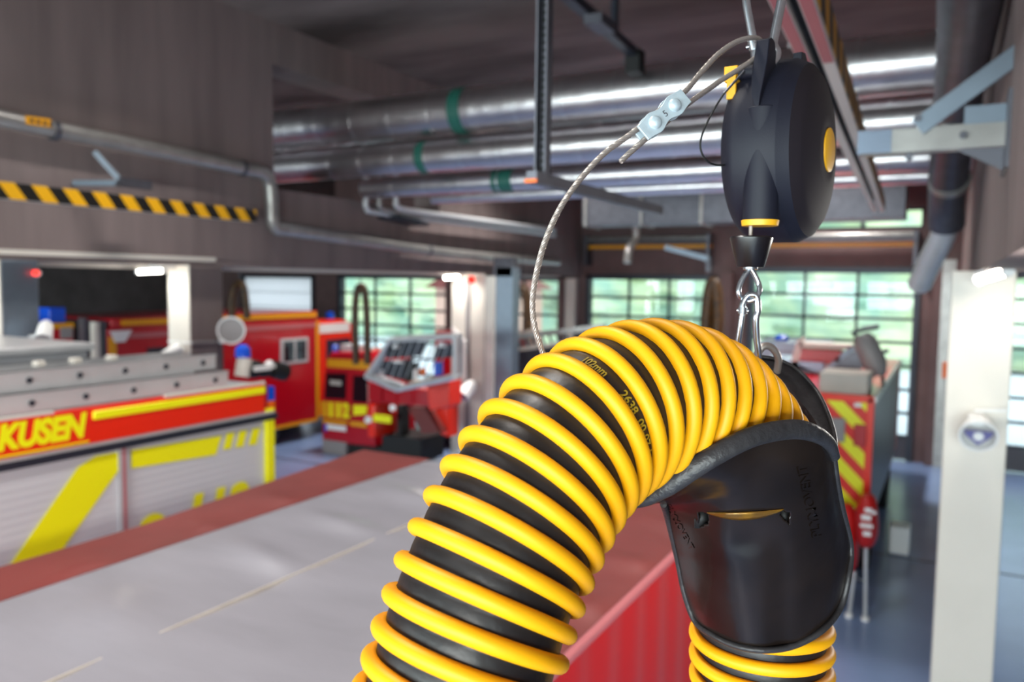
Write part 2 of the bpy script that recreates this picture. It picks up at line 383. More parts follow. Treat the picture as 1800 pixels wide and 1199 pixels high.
# warning rail on the far side of our bay
xr = XB + .55
p0, p1 = at(-80, 326, X=xr), at(446, 380, X=xr); p1.z = p0.z = (p0.z + p1.z) / 2
t = thing('suspension_rail', 'hose suspension rail with black and yellow tape along the concrete beam', 'rail', tuple(p1))
m = MB(); m.bar(p0, p1, .09, .17, alu); m.build('profile', t)
m = MB(); m.bar(p0 + Vector((.05, 0, .0)), p1 + Vector((.05, 0, 0)), .008, .165, tapeyb); o = m.build('warning_tape', t); o['label'] = 'black and yellow striped tape'
m = MB(); q0 = at(150, 256, X=xp); q1 = at(215, 322, X=xr); m.bar(q0 + Vector((.16, 0, -.08)), q1, .05, .06, galvb); q2 = at(130, 322, X=XB + .02); m.bar(q2, q1, .05, .06, galvb); m.box(q1 - Vector((.05, .05, .04)), q1 + Vector((.05, .35, .06)), galvd)
m.build('bracket', t)
# our own rail, running overhead
ra, rb = Vector((-.42, 1.6, 4.86)), Vector((-.76, 10.1, 4.86))
t = thing('suspension_rail', 'aluminium hose rail with reddish reflections painted on its flanges and striped side tape overhead', 'rail', tuple(rb))
d = (rb - ra).normalized(); sd = Vector((d.y, -d.x, 0))
m = MB()
for s_ in (-1, 1): m.bar(ra + sd * (.040 * s_), rb + sd * (.040 * s_), .046, .02, paint); m.bar(ra + sd * (.058 * s_) + Vector((0, 0, .06)), rb + sd * (.058 * s_) + Vector((0, 0, .06)), .006, .12, alu)
m.bar(ra + Vector((0, 0, .12)), rb + Vector((0, 0, .12)), .12, .008, galvd)
m.build('profile', t)
m = MB(); m.bar(ra + sd * .064 + Vector((0, 0, .065)), rb + sd * .064 + Vector((0, 0, .065)), .004, .115, tapeyb2); o = m.build('warning_tape', t); o['label'] = 'black and yellow striped tape'
for s_ in (-1, 1):
    m = MB(); m.bar(ra + sd * (.040 * s_) - Vector((0, 0, .0115)), ra + sd * (.040 * s_) + d * 1.7 - Vector((0, 0, .0115)), .038, .003, redwhite); o = m.build('flange_reflection', t); o['label'] = 'pale red strip painted as a reflection'  # red reflections painted along the start of both flanges
# wall bracket holding the rail
Yb = 4.3
t = thing('wall_bracket', 'galvanised triangular bracket reaching from the concrete beam to the hose rail', 'bracket', (.2, Yb, 4.7))
m = MB(); zb = 4.70; m.box((-.42, Yb - .02, zb - .06), (.2, Yb + .06, zb + .055), galv); m.build('arm', t, bevel=.004)
m = MB(); m.bar((-.17, Yb - .03, zb + .05), (.45, Yb - .03, zb + .52), .02, .085, galvb); m.build('brace', t, bevel=.003)
m = MB(); m.box((.185, Yb - .16, zb - .17), (.2, Yb + .22, zb + .17), galvd); m.box((.02, Yb - .03, zb + .05), (.2, Yb - .015, zb + .13), galvb); m.prism([(.0, Yb + .02, zb - .06), (.2, Yb + .02, zb - .06), (.2, Yb + .02, zb - .17)], (0, .012, 0), galvd); m.build('wall_plate', t)
for x, z in ((-.17, .09), (-.2, -.085), (.02, .0)):
    m = MB(); m.cyl((x, Yb - .05, zb + z), (x, Yb - .02, zb + z), .018, galvd, 6); m.build('bolt', t)
m = MB(); m.box((-.43, Yb - .026, zb - .058), (-.28, Yb + .064, zb + .053), bluegrey); o = m.build('end_sleeve', t); o['label'] = 'pale blue end sleeve'
# slotted strut hanger
t = thing('strut_hanger', 'dark slotted steel strut hanging down with a horizontal arm at its foot', 'strut', (-1.3, 2.58, 4.39))
m = MB(); m.box((-1.322, 2.56, 4.37), (-1.316, 2.602, 7.75), galvd); m.box((-1.284, 2.56, 4.37), (-1.278, 2.602, 7.75), galvd); m.box((-1.322, 2.598, 4.37), (-1.278, 2.604, 7.75), galvd); m.build('strut', t)
m = MB()
for k in range(60): z = 4.40 + .026 * k; m.box((-1.3185, 2.594, z), (-1.2815, 2.5975, z + .013), blackm)
m.build('slots', t)
m = MB(); m.box((-1.32, 2.5, 4.345), (-1.28, 3.9, 4.386), galvd); m.build('arm', t)
m = MB(); m.box((-1.323, 2.492, 4.345), (-1.277, 2.5, 4.357), orange); o = m.build('end_cap', t); o['label'] = 'orange end cap'
# dark ceiling track with trolley
t = thing('ceiling_track', 'dark steel track hanging under the ceiling and ending in a trolley', 'track', (-3.5, 8, 6.8))
m = MB(); m.bar(at(985, -20, Z=6.82), at(1112, 92, Z=6.82), .12, .1, slate); m.build('track_profile', t)
m = MB(); q = at(1116, 98, Z=6.8); m.box(q - Vector((.09, .1, .22)), q + Vector((.09, .12, .06)), blackm); m.build('end_stop', t)
m = MB(); q = at(1055, 40, Z=6.72); m.box(q - Vector((.1, .2, .06)), q + Vector((.1, .2, .04)), galvd); m.build('trolley', t)
m = MB(); q = at(1080, 68, Z=6.82); m.box((q.x - .03, q.y - .05, 6.85), (q.x + .03, q.y + .05, 7.75), slate); m.build('hanger', t); m = MB(); q = at(1000, -6, Z=6.82); m.box((q.x - .03, q.y - .05, 6.85), (q.x + .03, q.y + .05, 7.75), slate); m.build('hanger', t)
# conduits dropping from the ducts and running to the beam post
cn = ['silver conduit dropping below the ducts, first of three from the swan-neck pipe', 'silver conduit dropping below the ducts, middle of three', 'silver conduit dropping below the ducts, closest to the dark strut']
for k, xx in enumerate((643, 667, 696)):
    xq = XB + .25 + .11 * k
    pts = [at(xx, 300, X=xq), at(xx, 350, X=xq), at(xx + 2, 366 - 2 * k, X=xq), at(xx + 22, 374 - 2 * k, X=xq), at(800, 391 - 5 * k, X=xq), at(975, 414 - 5 * k, X=xq)]
    m = MB(); m.tube([Vector(p) for p in crom(pts, 6)], .05, alu if k != 1 else galv, 14); tag(m.build('conduit', base=tuple(pts[0])), cn[k], 'conduit', 'conduits below the ducts')
m = MB(); a = at(680, 382, X=XB + .2); b = at(735, 395, X=XB + .2); m.bar(a, b, .5, .05, slate); tag(m.build('conduit_bracket', base=tuple(a)), 'dark bracket carrying the three silver conduits', 'bracket')
# small crooked pipe and arm on the far part of the beam
pts = [at(1118, 395, X=-6.2), at(1118, 420, X=-6.2), at(1106, 437, X=-6.2), at(1103, 462, X=-6.2)]
m = MB(); m.tube([Vector(p) for p in crom(pts, 6)], .09, galv, 14); tag(m.build('drain_pipe', base=tuple(pts[0])), 'short crooked silver pipe under the rectangular duct', 'pipe')
m = MB(); m.bar(at(1170, 435, Y=16.0), at(1245, 455, Y=16.0), .12, .1, galvb); m.bar(at(1245, 455, Y=16.0), at(1245, 478, Y=16), .08, .08, galvd); tag(m.build('pipe_arm', base=tuple(at(1245, 478, Y=16))), 'pale steel arm sticking out near the far doors', 'bracket')
# round duct coming down beside the nearer beam
pts = [at(1712, -60, d=3.75), at(1706, 0, d=4.1), at(1694, 100, d=5.0), at(1680, 200, d=6.0), at(1668, 300, d=6.9), at(1664, 350, d=7.3), at(1664, 395, d=7.5)]
t = thing('round_duct', 'grey round sheet metal duct dropping along the concrete beam', 'duct', tuple(pts[-1]))
m = MB(); m.tube([Vector(p) for p in crom(pts, 6)], .155, galvd, 32); m.build('duct_pipe', t)
for y, dd in ((185, 5.85), (312, 7.0)):
    i = at(1682 - (y - 185) * .1, y, d=dd); j = at(1681 - (y - 185) * .1, y + 8, d=dd + .06); m = MB(); m.cyl(i, j, .17, galv, 32); m.build('joint_ring', t)
m = MB(); m.tube([Vector(p) for p in crom([at(1664, 392, d=7.5), at(1655, 420, d=7.7), at(1640, 448, d=7.95), at(1616, 500, d=8.4)], 5)], .115, alu, 24); o = m.build('lower_pipe', t); o['label'] = 'shiny lower pipe'

# ================================================================== COLUMN FITTINGS
def lamp(name, label, a, b, r, power, wall=None, group=None):
    a, b = Vector(a), Vector(b); t = thing(name, label, 'lamp', tuple((a + b) / 2), group)
    m = MB(); m.cyl(a, b, r, led, 16); m.build('tube', t)
    m = MB(); d = (b - a).normalized(); m.cyl(a - d * .03, a, r * 1.25, white, 16); m.cyl(b, b + d * .03, r * 1.25, white, 16); m.bar(a + Vector((0, 0, r * 1.2)), b + Vector((0, 0, r * 1.2)), r * 2.2, .03, white); m.build('fitting', t)
    if wall is not None: m = MB(); c_ = (a + b) / 2; m.box((c_.x - .03, c_.y, c_.z + r), (c_.x + .03, wall, c_.z + r + .05), white); m.build('arm', t)
    if power:
        L = bpy.data.lights.new('lamp_light', 'AREA'); L.shape = 'RECTANGLE'; L.size = (b - a).length; L.size_y = .12; L.energy = power; L.color = (1, .95, .88)
        o = bpy.data.objects.new('lamp_light', L); COL.objects.link(o); o.location = (a + b) / 2 - Vector((0, 0, r * 1.6))
        o.rotation_euler = Matrix((d, Vector((-d.y, d.x, 0)), Vector((0, 0, 1)))).transposed().to_euler()
    return t
lamp('tube_lamp', 'glowing tube lamp on top of the column beside the dark glazed door', at(1722, 491, Y=6.95), at(1770, 477, Y=6.6), .033, 2.5, 7.3)
lamp('tube_lamp', 'glowing tube lamp on the column that carries the round grey drum', (-9.35, 6.85, 4.06), (-9.0, 6.95, 4.08), .03, 3, 7.26)
lamp('tube_lamp', 'glowing tube lamp on the column with the red beacon and cable duct', (-9.65, 14.55, 4.06), (-9.3, 14.6, 4.08), .04, 5, 14.98)
lamp('tube_lamp', 'glowing tube lamp at the steel-faced column behind the roof box', (-9.35, 4.45, 4.06), (-9.05, 4.5, 4.08), .03, 2, 4.84)
def beacon(label, p, r):
    t = thing('red_beacon', label, 'warning light', tuple(p)); m = MB(); m.lathe([(0, r), (r * 1.2, r * .95), (r * 1.7, r * .5), (r * 1.8, 0)], p, (.6, -.8, 0), redlens, 20); m.build('lens', t)
    m = MB(); m.lathe([(-.04, 0), (-.04, r * 1.1), (0, r * 1.1), (0, 0)], p, (.6, -.8, 0), white, 20); m.build('socket', t)
beacon('red beacon beside the lamp on the column with the cable duct', at(828, 492, Y=14.8), .085)
beacon('red beacon at the top of the steel-faced column', at(64, 480, X=XB + .04), .035)
def speaker(label, p, ax, r, L, face=greyp):
    p, ax = Vector(p), Vector(ax).normalized(); t = thing('loudspeaker', label, 'loudspeaker', tuple(p))
    m = MB(); m.lathe([(-L, 0), (-L, r * .6), (-L * .8, r * .85), (-.02, r), (0, r), (0, r * .9), (-.02, r * .88)], p, ax, white, 32); m.build('housing', t)
    m = MB(); m.lathe([(-.018, r * .89), (-.012, r * .5), (-.01, 0)], p, ax, face, 32); o = m.build('grille', t); o['label'] = 'grey grille'
    return t
s1 = speaker('round white drum loudspeaker with grey grille on the concrete column', at(406, 581, X=XB + .25), (.62, -.75, 0), .19, .2)
m = MB(); m.cyl(at(386, 600, X=XB + .02), at(392, 600, X=XB + .2), .03, white, 12); m.build('mount', s1)
s2 = speaker('white loudspeaker tilted down on the lit column above the roof ladders', at(286, 632, Y=7.0), (-.5, -.5, -.55), .09, .28)
m = MB(); m.cyl(at(310, 618, Y=7.26), at(300, 620, Y=7.08), .02, white, 10); m.build('mount', s2)
s3 = speaker('white loudspeaker tilted down on the column with the red beacon', at(812, 697, Y=14.4), (-.2, -.75, -.6), .16, .42, bluegrey)
m = MB(); m.cyl(at(818, 600, Y=14.9), at(817, 668, Y=14.8), .035, white, 10); m.cyl(at(796, 576, Y=14.9), at(818, 600, Y=14.9), .03, white, 10); m.build('mount', s3)
s4 = speaker('white loudspeaker beside the steel-faced column above the roof box', at(76, 597, X=XB + .35), (.5, -.45, -.6), .085, .25)
m = MB(); m.cyl(at(52, 592, X=XB), at(66, 592, X=XB + .25), .02, white, 10); m.build('mount', s4)
# the one on the bright column, seen from the front
c = at(1720, 766, Y=7.0); t = thing('loudspeaker', 'white loudspeaker with a violet face on the bright column by the floor mat light', 'loudspeaker', tuple(c)); t['label'] = 'white loudspeaker with a violet triangular face on the column beside the blue floor'
m = MB(); ax = Vector((0, -.85, -.35)).normalized(); m.lathe([(-.2, 0), (-.2, .06), (-.16, .09), (0, .135), (.012, .135), (.012, .12), (-.01, .115)], c, ax, white, 36); m.build('housing', t)
m = MB(); u_ = Vector((1, 0, 0)); w_ = u_.cross(ax).normalized(); w_ = w_ if w_.z > 0 else -w_
m.prism([c + u_ * x + w_ * z + ax * .002 for x, z in ((-.10, .045), (.10, .045), (.085, .0), (.0, -.085), (-.085, .0))], ax * .006, mat('violet_face', '#6d6b9c', .4)); o = m.build('face_panel', t); o['label'] = 'violet panel'
m = MB(); m.cyl(c + ax * .006, c + ax * .016, .036, white, 24); m.build('centre_disc', o)
m = MB(); m.box(at(1702, 725, Y=7.28), at(1728, 750, Y=7.12), white); m.cyl(at(1712, 722, Y=7.25), at(1770, 721, Y=7.25), .013, white, 10); m.build('mount', t, bevel=.004)
# cable duct and conduits on the columns
m = MB(); m.box((-9.36, 14.94, 0), (-9.26, 14.98, 4.0), greyp); tag(m.build('cable_duct', base=(-9.3, 14.96, 0)), 'grey cable duct running up the column with the red beacon', 'cable duct')
m = MB(); m.cyl(at(296, 600, Y=7.2), at(336, 603, Y=7.2), .013, white, 10); m.cyl(at(338, 602, X=XB + .03), at(380, 600, X=XB + .03), .013, greyp, 10); tag(m.build('conduit', base=tuple(at(336, 603, Y=7.2))), 'thin conduit ring round the column with the round drum loudspeaker', 'conduit')
t = thing('steel_post', 'blue-grey steel post with a pale edge standing behind the yellow hose', 'post', (-8.2, 14.6, 0))
m = MB(); m.box(at(872, 470, Y=14.5), (at(902, 470, Y=14.5).x, 14.8, 0), galvb); m.build('plate', t)
m = MB(); m.box((at(856, 470, Y=14.5).x, 14.45, 0), (at(871, 470, Y=14.5).x, 14.65, 4.1), paint); m.build('edge_profile', t)
m = MB(); m.box((at(868, 450, Y=14.5).x, 14.5, 4.1), (at(900, 450, Y=14.5).x, 14.75, 4.5), galvd); m.build('head_plate', t)

# ================================================================== VEHICLES
def wheel(parent, x, y, z, r, w):
    m = MB(); m.lathe([(0, r * .55), (0, r * .95), (.03, r), (w - .03, r), (w, r * .95), (w, r * .55)], (x - w / 2, y, z), (1, 0, 0), blackm, 36); o = m.build('wheel', parent)
    m = MB(); m.lathe([(.02, 0), (.02, r * .3), (.05, r * .56), (w - .05, r * .56), (w - .02, r * .3), (w - .02, 0)], (x - w / 2, y, z), (1, 0, 0), alud, 28); m.build('hub', o)
# --- fire engine with silver roller shutters
XK = -5.45; YE = 5.36
eng = thing('fire_engine', 'red and silver fire engine with yellow stripes and roof ladders next to the grey tarpaulin', 'fire engine', (-6.7, 2.0, 0))
m = MB(); m.box((-7.95, -3.2, .75), (XK - .04, YE - .02, 2.70), redd); m.box((-7.95, -3.2, 2.70), (XK - .05, YE - .02, 3.0), redd); m.box((-7.9, -3.2, 2.99), (XK - .06, YE - .03, 3.02), alud); m.build('body', eng)
m = MB(); m.box((XK - .05, -3.2, 2.775), (XK, YE - .1, 3.045), red); m.build('roof_panel', eng, bevel=.012)
m = MB(); m.box((XK - .02, -3.2, 3.035), (XK + .004, 2.4 + .9, 3.055), paint); m.box((XK - .02, 4.2, 3.035), (XK + .004, YE - .1, 3.06), paint); m.build('edge_strip', eng)
a = at(162, 722, X=XK); m = MB(); m.box((XK - .005, a.y, 2.948), (XK + .022, YE - .11, 3.012), sign_y); o = m.build('stripe', eng, bevel=.01); o['label'] = 'yellow stripe on the roof panel'
m = MB(); m.box((XK - .08, -3.2, 2.70), (XK + .03, YE + .03, 2.755), slate); m.box((XK - .08, -3.2, 2.755), (XK + .02, YE, 2.775), alu); m.build('gutter_rail', eng)
ys = at(220, 850, X=XK).y
for y0, y1 in ((-3.1, .55), (.62, ys - .04), (ys + .04, YE - .09)):
    m = MB(); n = 30; rows = []
    for k in range(n * 4 + 1):
        z = .95 + (2.70 - .95) * k / (n * 4); b = .004 * abs(math.sin(PI * k / 4)); rows.append([(XK - .03 + b, y0, z), (XK - .03 + b, y1, z)])
    m.loft(rows, alup); m.build('roller_shutter', eng)
for y in (.585, ys):
    m = MB(); m.box((XK - .05, y - .045, .9), (XK - .005, y + .045, 2.70), alu); m.box((XK - .006, y - .012, .9), (XK - .002, y + .012, 2.7), redwhite); m.build('shutter_post', eng)
m = MB(); m.box((XK - .04, YE - .085, .9), (XK + .012, YE + .005, 2.80), sign_y); o = m.build('edge_marking', eng, bevel=.004); o['label'] = 'yellow reflective edge strip'
def side(px_pts, off, mt, name, parent, X=XK):
    P = [at(x, y, X=X) for x, y in px_pts]; mm = MB(); mm.prism([p + Vector((off, 0, 0)) for p in P], (.004, 0, 0), mt); return mm.build(name, parent)
o = side([(18, 998), (92, 996), (212, 826), (212, 795), (172, 802), (140, 822)], -.02, sign_y, 'stripe', eng); o['label'] = 'yellow diagonal stripe across the shutter'
o = side([(234, 792), (392, 766), (382, 800), (234, 824)], -.02, sign_y, 'stripe', eng); o['label'] = 'yellow band along the shutter'
for x in (402, 424, 447):
    w = 13; side([(x, 762 - (x - 402) * .17), (x + w, 760 - (x - 402) * .17), (x + w - 7, 789 - (x - 402) * .17), (x - 7, 791 - (x - 402) * .17)], -.02, sign_y, 'stripe', eng)
# lettering
def sidetext(txt, a, hpx, X, mt, name, parent, off=.003, shear=.22, bold=.01, wpx=None, depth=.002):
    o = at(*a, X=X); top = at(a[0], a[1] - hpx, X=X); size = (top.z - o.z) / .70
    mm = MB(); mm.text(txt, size, (0, 0, 0), (1, 0, 0), (0, 1, 0), mt, depth, shear, bold)
    wid = max(v.x for v in mm.v); k = 1.0
    if wpx: k = (at(a[0] + wpx, a[1], X=X).y - o.y) / wid
    mm.v = [Vector((X + off + v.z, o.y + v.x * k, o.z + v.y)) for v in mm.v]; return mm.build(name, parent)
o = sidetext('KUSEN', (-6, 792), 43, XK, sign_y, 'lettering', eng, wpx=160, bold=.012); o['label'] = 'yellow slanted lettering'
m = MB(); m.box((XK - .001, -.5, 2.79), (XK + .004, at(156, 775, X=XK).y, 2.802), sign_y); m.build('underline', eng)
sidetext('112', (318, 945), 66, XK - .02, sign_y, 'lettering', eng, off=.003, wpx=120, bold=.02)
m = MB(); c = at(272, 932, X=XK); m.lathe([(0, 0), (0, .13), (.004, .13), (.004, 0)], (XK - .022, c.y, c.z), (1, 0, 0), sign_y, 30); m.build('emblem', eng)
for y in (-1.8, 2.9, 4.0): wheel(eng, XK - .22, y, .52, .52, .32); wheel(eng, -7.7, y, .52, .52, .32)
m = MB(); m.box((-7.5, -3.1, .45), (-5.9, 5.2, .8), blackm); m.build('chassis', eng)
# roof ladders: two stacked, with rung ends showing
def roofladder(label, x0, x1, z0, h, y0, y1, n):
    t = thing('roof_ladder', label, 'ladder', ((x0 + x1) / 2, (y0 + y1) / 2, z0), 'ladders on the fire engine roof')
    for x in (x0, x1):
        m = MB(); m.box((x - .025, y0, z0), (x + .025, y1, z0 + h), alu); m.box((x - .035, y0, z0 + h - .012), (x + .035, y1, z0 + h), alu); m.build('rail', t)
    for k in range(n):
        y = y0 + .25 + (y1 - y0 - .4) * k / (n - 1); m = MB(); m.cyl((x0 - .02, y, z0 + h / 2), (x1 + .04, y, z0 + h / 2), .018, alud, 12); o = m.build('rung', t)
        m = MB(); m.cyl((x1 + .036, y, z0 + h / 2), (x1 + .043, y, z0 + h / 2), .022, slate, 14); m.build('rung_plug', o)
    return t
roofladder('aluminium roof ladder lying on the fire engine, bottom of the stack', -6.1, -5.66, 3.03, .14, 0.2, 5.0, 12)
roofladder('aluminium roof ladder lying on the fire engine, top of the stack', -6.16, -5.72, 3.19, .13, 0.4, 4.92, 12)
for k, xx in enumerate((205, 265, 330)):
    p = at(68 + 64 * k, 655 + 0 * k, X=-5.9)
    m = MB(); m.box((-5.93, p.y - .035, 3.322), (-5.86, p.y + .035, 3.365), paint); tag(m.build('ladder_stop', base=(-5.9, p.y, 3.32), bevel=.008), ['white block on the top roof ladder, closest to the steel-faced column', 'white block on the top roof ladder, middle one', 'white block on the top roof ladder, closest to the black nozzle'][k], 'block', 'blocks on the roof ladder')
t = thing('roof_box', 'flat silver roof box on the fire engine in front of the concrete column', 'roof box', (-7.2, 2.5, 3.0))
m = MB(); m.box((-7.9, -.5, 3.0), (-6.5, 4.25, 3.36), alud); m.build('box_body', t, bevel=.02)
m = MB(); m.box((-7.93, -.55, 3.36), (-6.47, 4.3, 3.42), alu); m.build('lid', t, bevel=.015)
m = MB(); m.cyl((-6.46, 3.1, 3.2), (-6.46, 3.5, 3.2), .02, slate, 10); m.build('handle', t)
t = thing('water_monitor', 'black water monitor with white caps at the end of the fire engine roof', 'water monitor', (-6.2, 5.3, 3.0))
m = MB(); q = lambda x, y: at(x, y, X=-5.9)
m.cyl(q(425, 662), q(430, 630), .07, paint, 16); m.build('pedestal', t)
m = MB(); m.tube([Vector(p) for p in crom([q(432, 655), q(445, 645), q(465, 652), q(480, 650), q(498, 652)], 6)], [.07] * 13 + [.055] * 12, blackm, 16); m.cyl(q(478, 648), q(500, 655), .09, blackm, 16); m.build('barrel', t)
m = MB(); m.cyl(q(438, 650), q(450, 652), .075, blackm, 16); m.cyl(q(470, 640), q(478, 648), .05, white, 14); m.cyl(q(492, 640), q(494, 660), .06, slate, 14); m.build('valve', t)
m = MB(); m.box(q(436, 652) - Vector((.03, 0, 0)), q(452, 642) + Vector((.1, .1, 0)), white); m.build('cap', t)
m = MB(); p = q(427, 630) + Vector((0, 0, .012)); m.lathe([(0, .075), (.08, .07), (.12, .04), (.125, 0)], p, (0, 0, 1), blue, 20); tag(m.build('beacon_light', base=tuple(p)), 'blue beacon standing beside the black water monitor', 'beacon')
m = MB(); m.box((-5.56, YE - .02, 2.86), (-5.50, YE + .07, 2.99), blue); m.box((-5.56, YE - .02, 2.76), (-5.50, YE + .07, 2.86), orange)
o = m.build('hose_coupling', eng); o['label'] = 'blue and orange fitting on the end wall'

# --- tarpaulin-covered body
ZT = 2.83; XR, XL = -.99, -3.28; TE = 4.22
trk = thing('tarpaulin_truck', 'truck body under a grey tarpaulin roof with red borders and red curtains below the hose', 'truck', (-2.25, 1.5, 0))
def sheet(x0, x1, y0, y1, z, mt, name, wr=.006, seed=1, sag=.012):
    r = random.Random(seed); mm = MB(); nx, ny = max(4, int((x1 - x0) / .035)), int((y1 - y0) / .05); rows = []
    ph = [(r.uniform(1, 5), r.uniform(-7, 7), r.uniform(0, 6)) for _ in range(6)]
    for j in range(ny + 1):
        row = []
        for i in range(nx + 1):
            x = x0 + (x1 - x0) * i / nx; y = y0 + (y1 - y0) * j / ny
            e = min(i, nx - i) / nx; env = min(1, e * 6)
            w = sum(math.sin(a * x + b * y + c) for a, b, c in ph) / 6
            # short puckers across the outer seam
            pk = math.exp(-((x - (x0 + .45)) / .28) ** 2) * max(0, math.sin(y * 9.5 + 1.3 * math.sin(y * 2.2) + x * 3)) ** 2
            if x0 < -3.2: x -= (1 - i / nx) * max(0, y - 2.4) * .11
            row.append((x, y, z + env * (wr * w - sag * math.sin(PI * i / nx) + .022 * pk)))
        rows.append(row)
    mm.loft(rows, mt); return mm.build(name, trk)
sheet(-2.93, -1.46, -3.2, TE, ZT, greytarp, 'roof_sheet', .006, 4)
m = MB(); m.bar((-2.235, -3.2, ZT - .009), (-2.235, TE, ZT - .009), .008, .012, beige); m.build('seam', trk)
o = sheet(XL, -2.93, -3.2, TE + .04, ZT + .002, redtop, 'border_sheet', .003, 5, .002); o['label'] = 'faded red border'
o = sheet(-1.46, XR, -3.2, TE + .04, ZT + .002, redtop, 'border_sheet', .003, 6, .002); o['label'] = 'faded red border'
m = MB(); m.bar((XR, -3.2, ZT), (XR, TE + .04, ZT), .03, .03, MATS['pale_red']); m.build('edge_highlight', trk, bevel=.008)  # pale red bar puts the highlight along the tarpaulin edge into colour
def curtain(x, s_):
    mm = MB(); rows = []
    for j in range(9):
        z = ZT - .005 - (ZT - .95) * j / 8; row = []
        for i in range(160):
            y = -3.2 + (TE + 3.24) * i / 159; row.append((x + s_ * (.004 + .014 * (j / 8) * math.sin(y * 11 + .5 * math.sin(y * 3)) + .006 * math.sin(y * 23)), y, z))
        rows.append(row)
    mm.loft(rows, redtarp); return mm.build('side_curtain', trk)
curtain(XR, 1); curtain(XL, -1)
m = MB(); m.box((XL + .04, TE, .95), (XR - .04, TE + .03, ZT - .02), redtop); m.build('headboard', trk)
m = MB(); m.box((XL + .02, -3.2, .82), (XR - .02, TE, .95), slate); m.build('bed', trk)
m = MB(); m.box((XL + .12, TE + .12, .7), (XR - .12, TE + 1.55, 2.52), red); m.build('cab', trk, bevel=.12)
m = MB(); m.box((XL + .1, TE + .08, 2.50), (XR - .1, TE + 1.2, 2.74), bluegrey); m.build('cab_roof', trk, bevel=.06)
m = MB(); m.box((XL + .25, TE + 1.50, 1.65), (XR - .25, TE + 1.56, 2.4), darkglass); m.build('windscreen', trk)
for s_ in (XL + .11, XR - .125):
    m = MB(); m.box((s_, TE + .5, 1.6), (s_ + .02, TE + 1.3, 2.35), darkglass); m.build('side_window', trk)
for y in (-1.5, TE + .75): wheel(trk, XL + .3, y, .5, .5, .3); wheel(trk, XR - .3, y, .5, .5, .3)

# --- vehicle ahead with chevron rear
YV = 10.75; VX0, VX1 = -3.25, -.76
van = thing('rescue_truck', 'fire truck seen from behind with red and yellow chevron sheeting next to the glazed door', 'fire truck', (-2.0, 14, 0))
m = MB(); m.box((VX0, YV, .9), (VX1, YV + 6.2, 2.60), redd); m.build('body', van, bevel=.03)
m = MB(); m.box((VX0 + .1, YV - .02, 1.14), (VX1 - .075, YV, 2.575), chev); o = m.build('chevron_panel', van); o['label'] = 'red and yellow diagonal chevrons'
m = MB(); m.box((VX1 - .075, YV - .03, .9), (VX1 + .01, YV + .03, 2.62), red); m.box((VX0, YV - .03, 2.55), (VX1, YV + .02, 2.64), red); m.build('corner_frame', van, bevel=.01)
m = MB(); m.box((VX1 - .01, YV + .05, .95), (VX1 + .012, YV + 5.2, 2.55), slate); m.box((VX1 - .01, YV + .02, 2.55), (VX1 + .03, YV + 6.1, 2.63), galv); m.build('side_panel', van)
m = MB(); m.box(at(1502, 745, Y=YV - .03), at(1521, 786, Y=YV - .08), redd); o = m.build('tail_light', van, bevel=.01)
m = MB(); m.box(at(1458, 733, Y=YV - .03), at(1484, 778, Y=YV - .07), greyp); m.build('hatch', van, bevel=.01)
m = MB(); m.box(at(1502, 708, Y=YV - .03), at(1514, 716, Y=YV - .05), white); m.build('badge', van)
for y in (YV + 1.4, YV + 5.0): wheel(van, VX1 - .2, y, .5, .5, .3); wheel(van, VX0 + .2, y, .5, .5, .3)
m = MB(); m.box((VX0 + .1, YV + 6.25, .7), (VX1 - .1, YV + 8.0, 2.45), red); m.build('cab', van, bevel=.12)
m = MB(); m.box((VX0 + .2, YV + 7.97, 1.6), (VX1 - .2, YV + 8.02, 2.3), darkglass); m.build('windscreen', van)
# gear on its roof
m = MB(); m.box(at(1440, 654, Y=YV + .1), (VX1 - .08, YV + .75, 2.6), beige); tag(m.build('roof_crate', base=(-1.1, YV + .4, 2.6), bevel=.02), 'beige crate on the rear edge of the chevron truck roof', 'crate')
t = thing('winch_frame', 'grey cylindrical reel on a sloping frame on the chevron truck roof', 'reel', (-1.0, YV + 1.2, 2.6))
Yw = YV + 1.2
def q(x, y, dy=0):
    p = at(x, y, Y=Yw + dy); p.z = max(p.z, 2.645); return p
m = MB(); m.tube([q(1515, 588), q(1520, 600), q(1538, 640), q(1545, 660)], [.09, .15, .16, .10], greyp, 24); m.build('drum', t)
m = MB(); m.prism([q(1450, 656), q(1505, 656), q(1525, 640), q(1512, 616), q(1498, 618)], (0, .5, 0), galvd); m.build('frame', t)
m = MB(); m.tube([q(1512, 600), q(1500, 585), q(1520, 578), q(1545, 574)], .035, slate, 12); m.cyl(q(1540, 622), q(1562, 616), .03, slate, 12); m.cyl(q(1548, 640), q(1553, 680), .025, slate, 12); m.build('crank', t)
m = MB(); m.box(q(1540, 676), q(1556, 684, .1), red); m.build('grip', t)
t = thing('light_panel', 'silver tray leaning with a dark red cover on the chevron truck roof', 'tray', (-1.9, YV + 2.4, 2.6))
Yw = YV + 2.4
def q(x, y, dy=0):
    p = at(x, y, Y=Yw + dy); p.z = max(p.z, 2.645); return p
m = MB(); m.prism([q(1390, 690), q(1450, 690), (q(1505, 612)), q(1495, 608), q(1440, 680), q(1400, 640)], (0, .06, 0), galvb); m.prism([q(1385, 690), q(1400, 600), q(1412, 592), q(1400, 690)], (0, .2, 0), paint); m.build('tray', t)
m = MB(); m.box(q(1405, 612), q(1482, 636, .3), redd); m.build('cover', t, bevel=.02)
m = MB(); m.box(q(1340, 630), q(1460, 700, .9), bluegrey); m.build('box_body', t, bevel=.02)
m = MB(); m.box(q(1405, 602), q(1500, 612, .3), paint); m.build('lid', t)
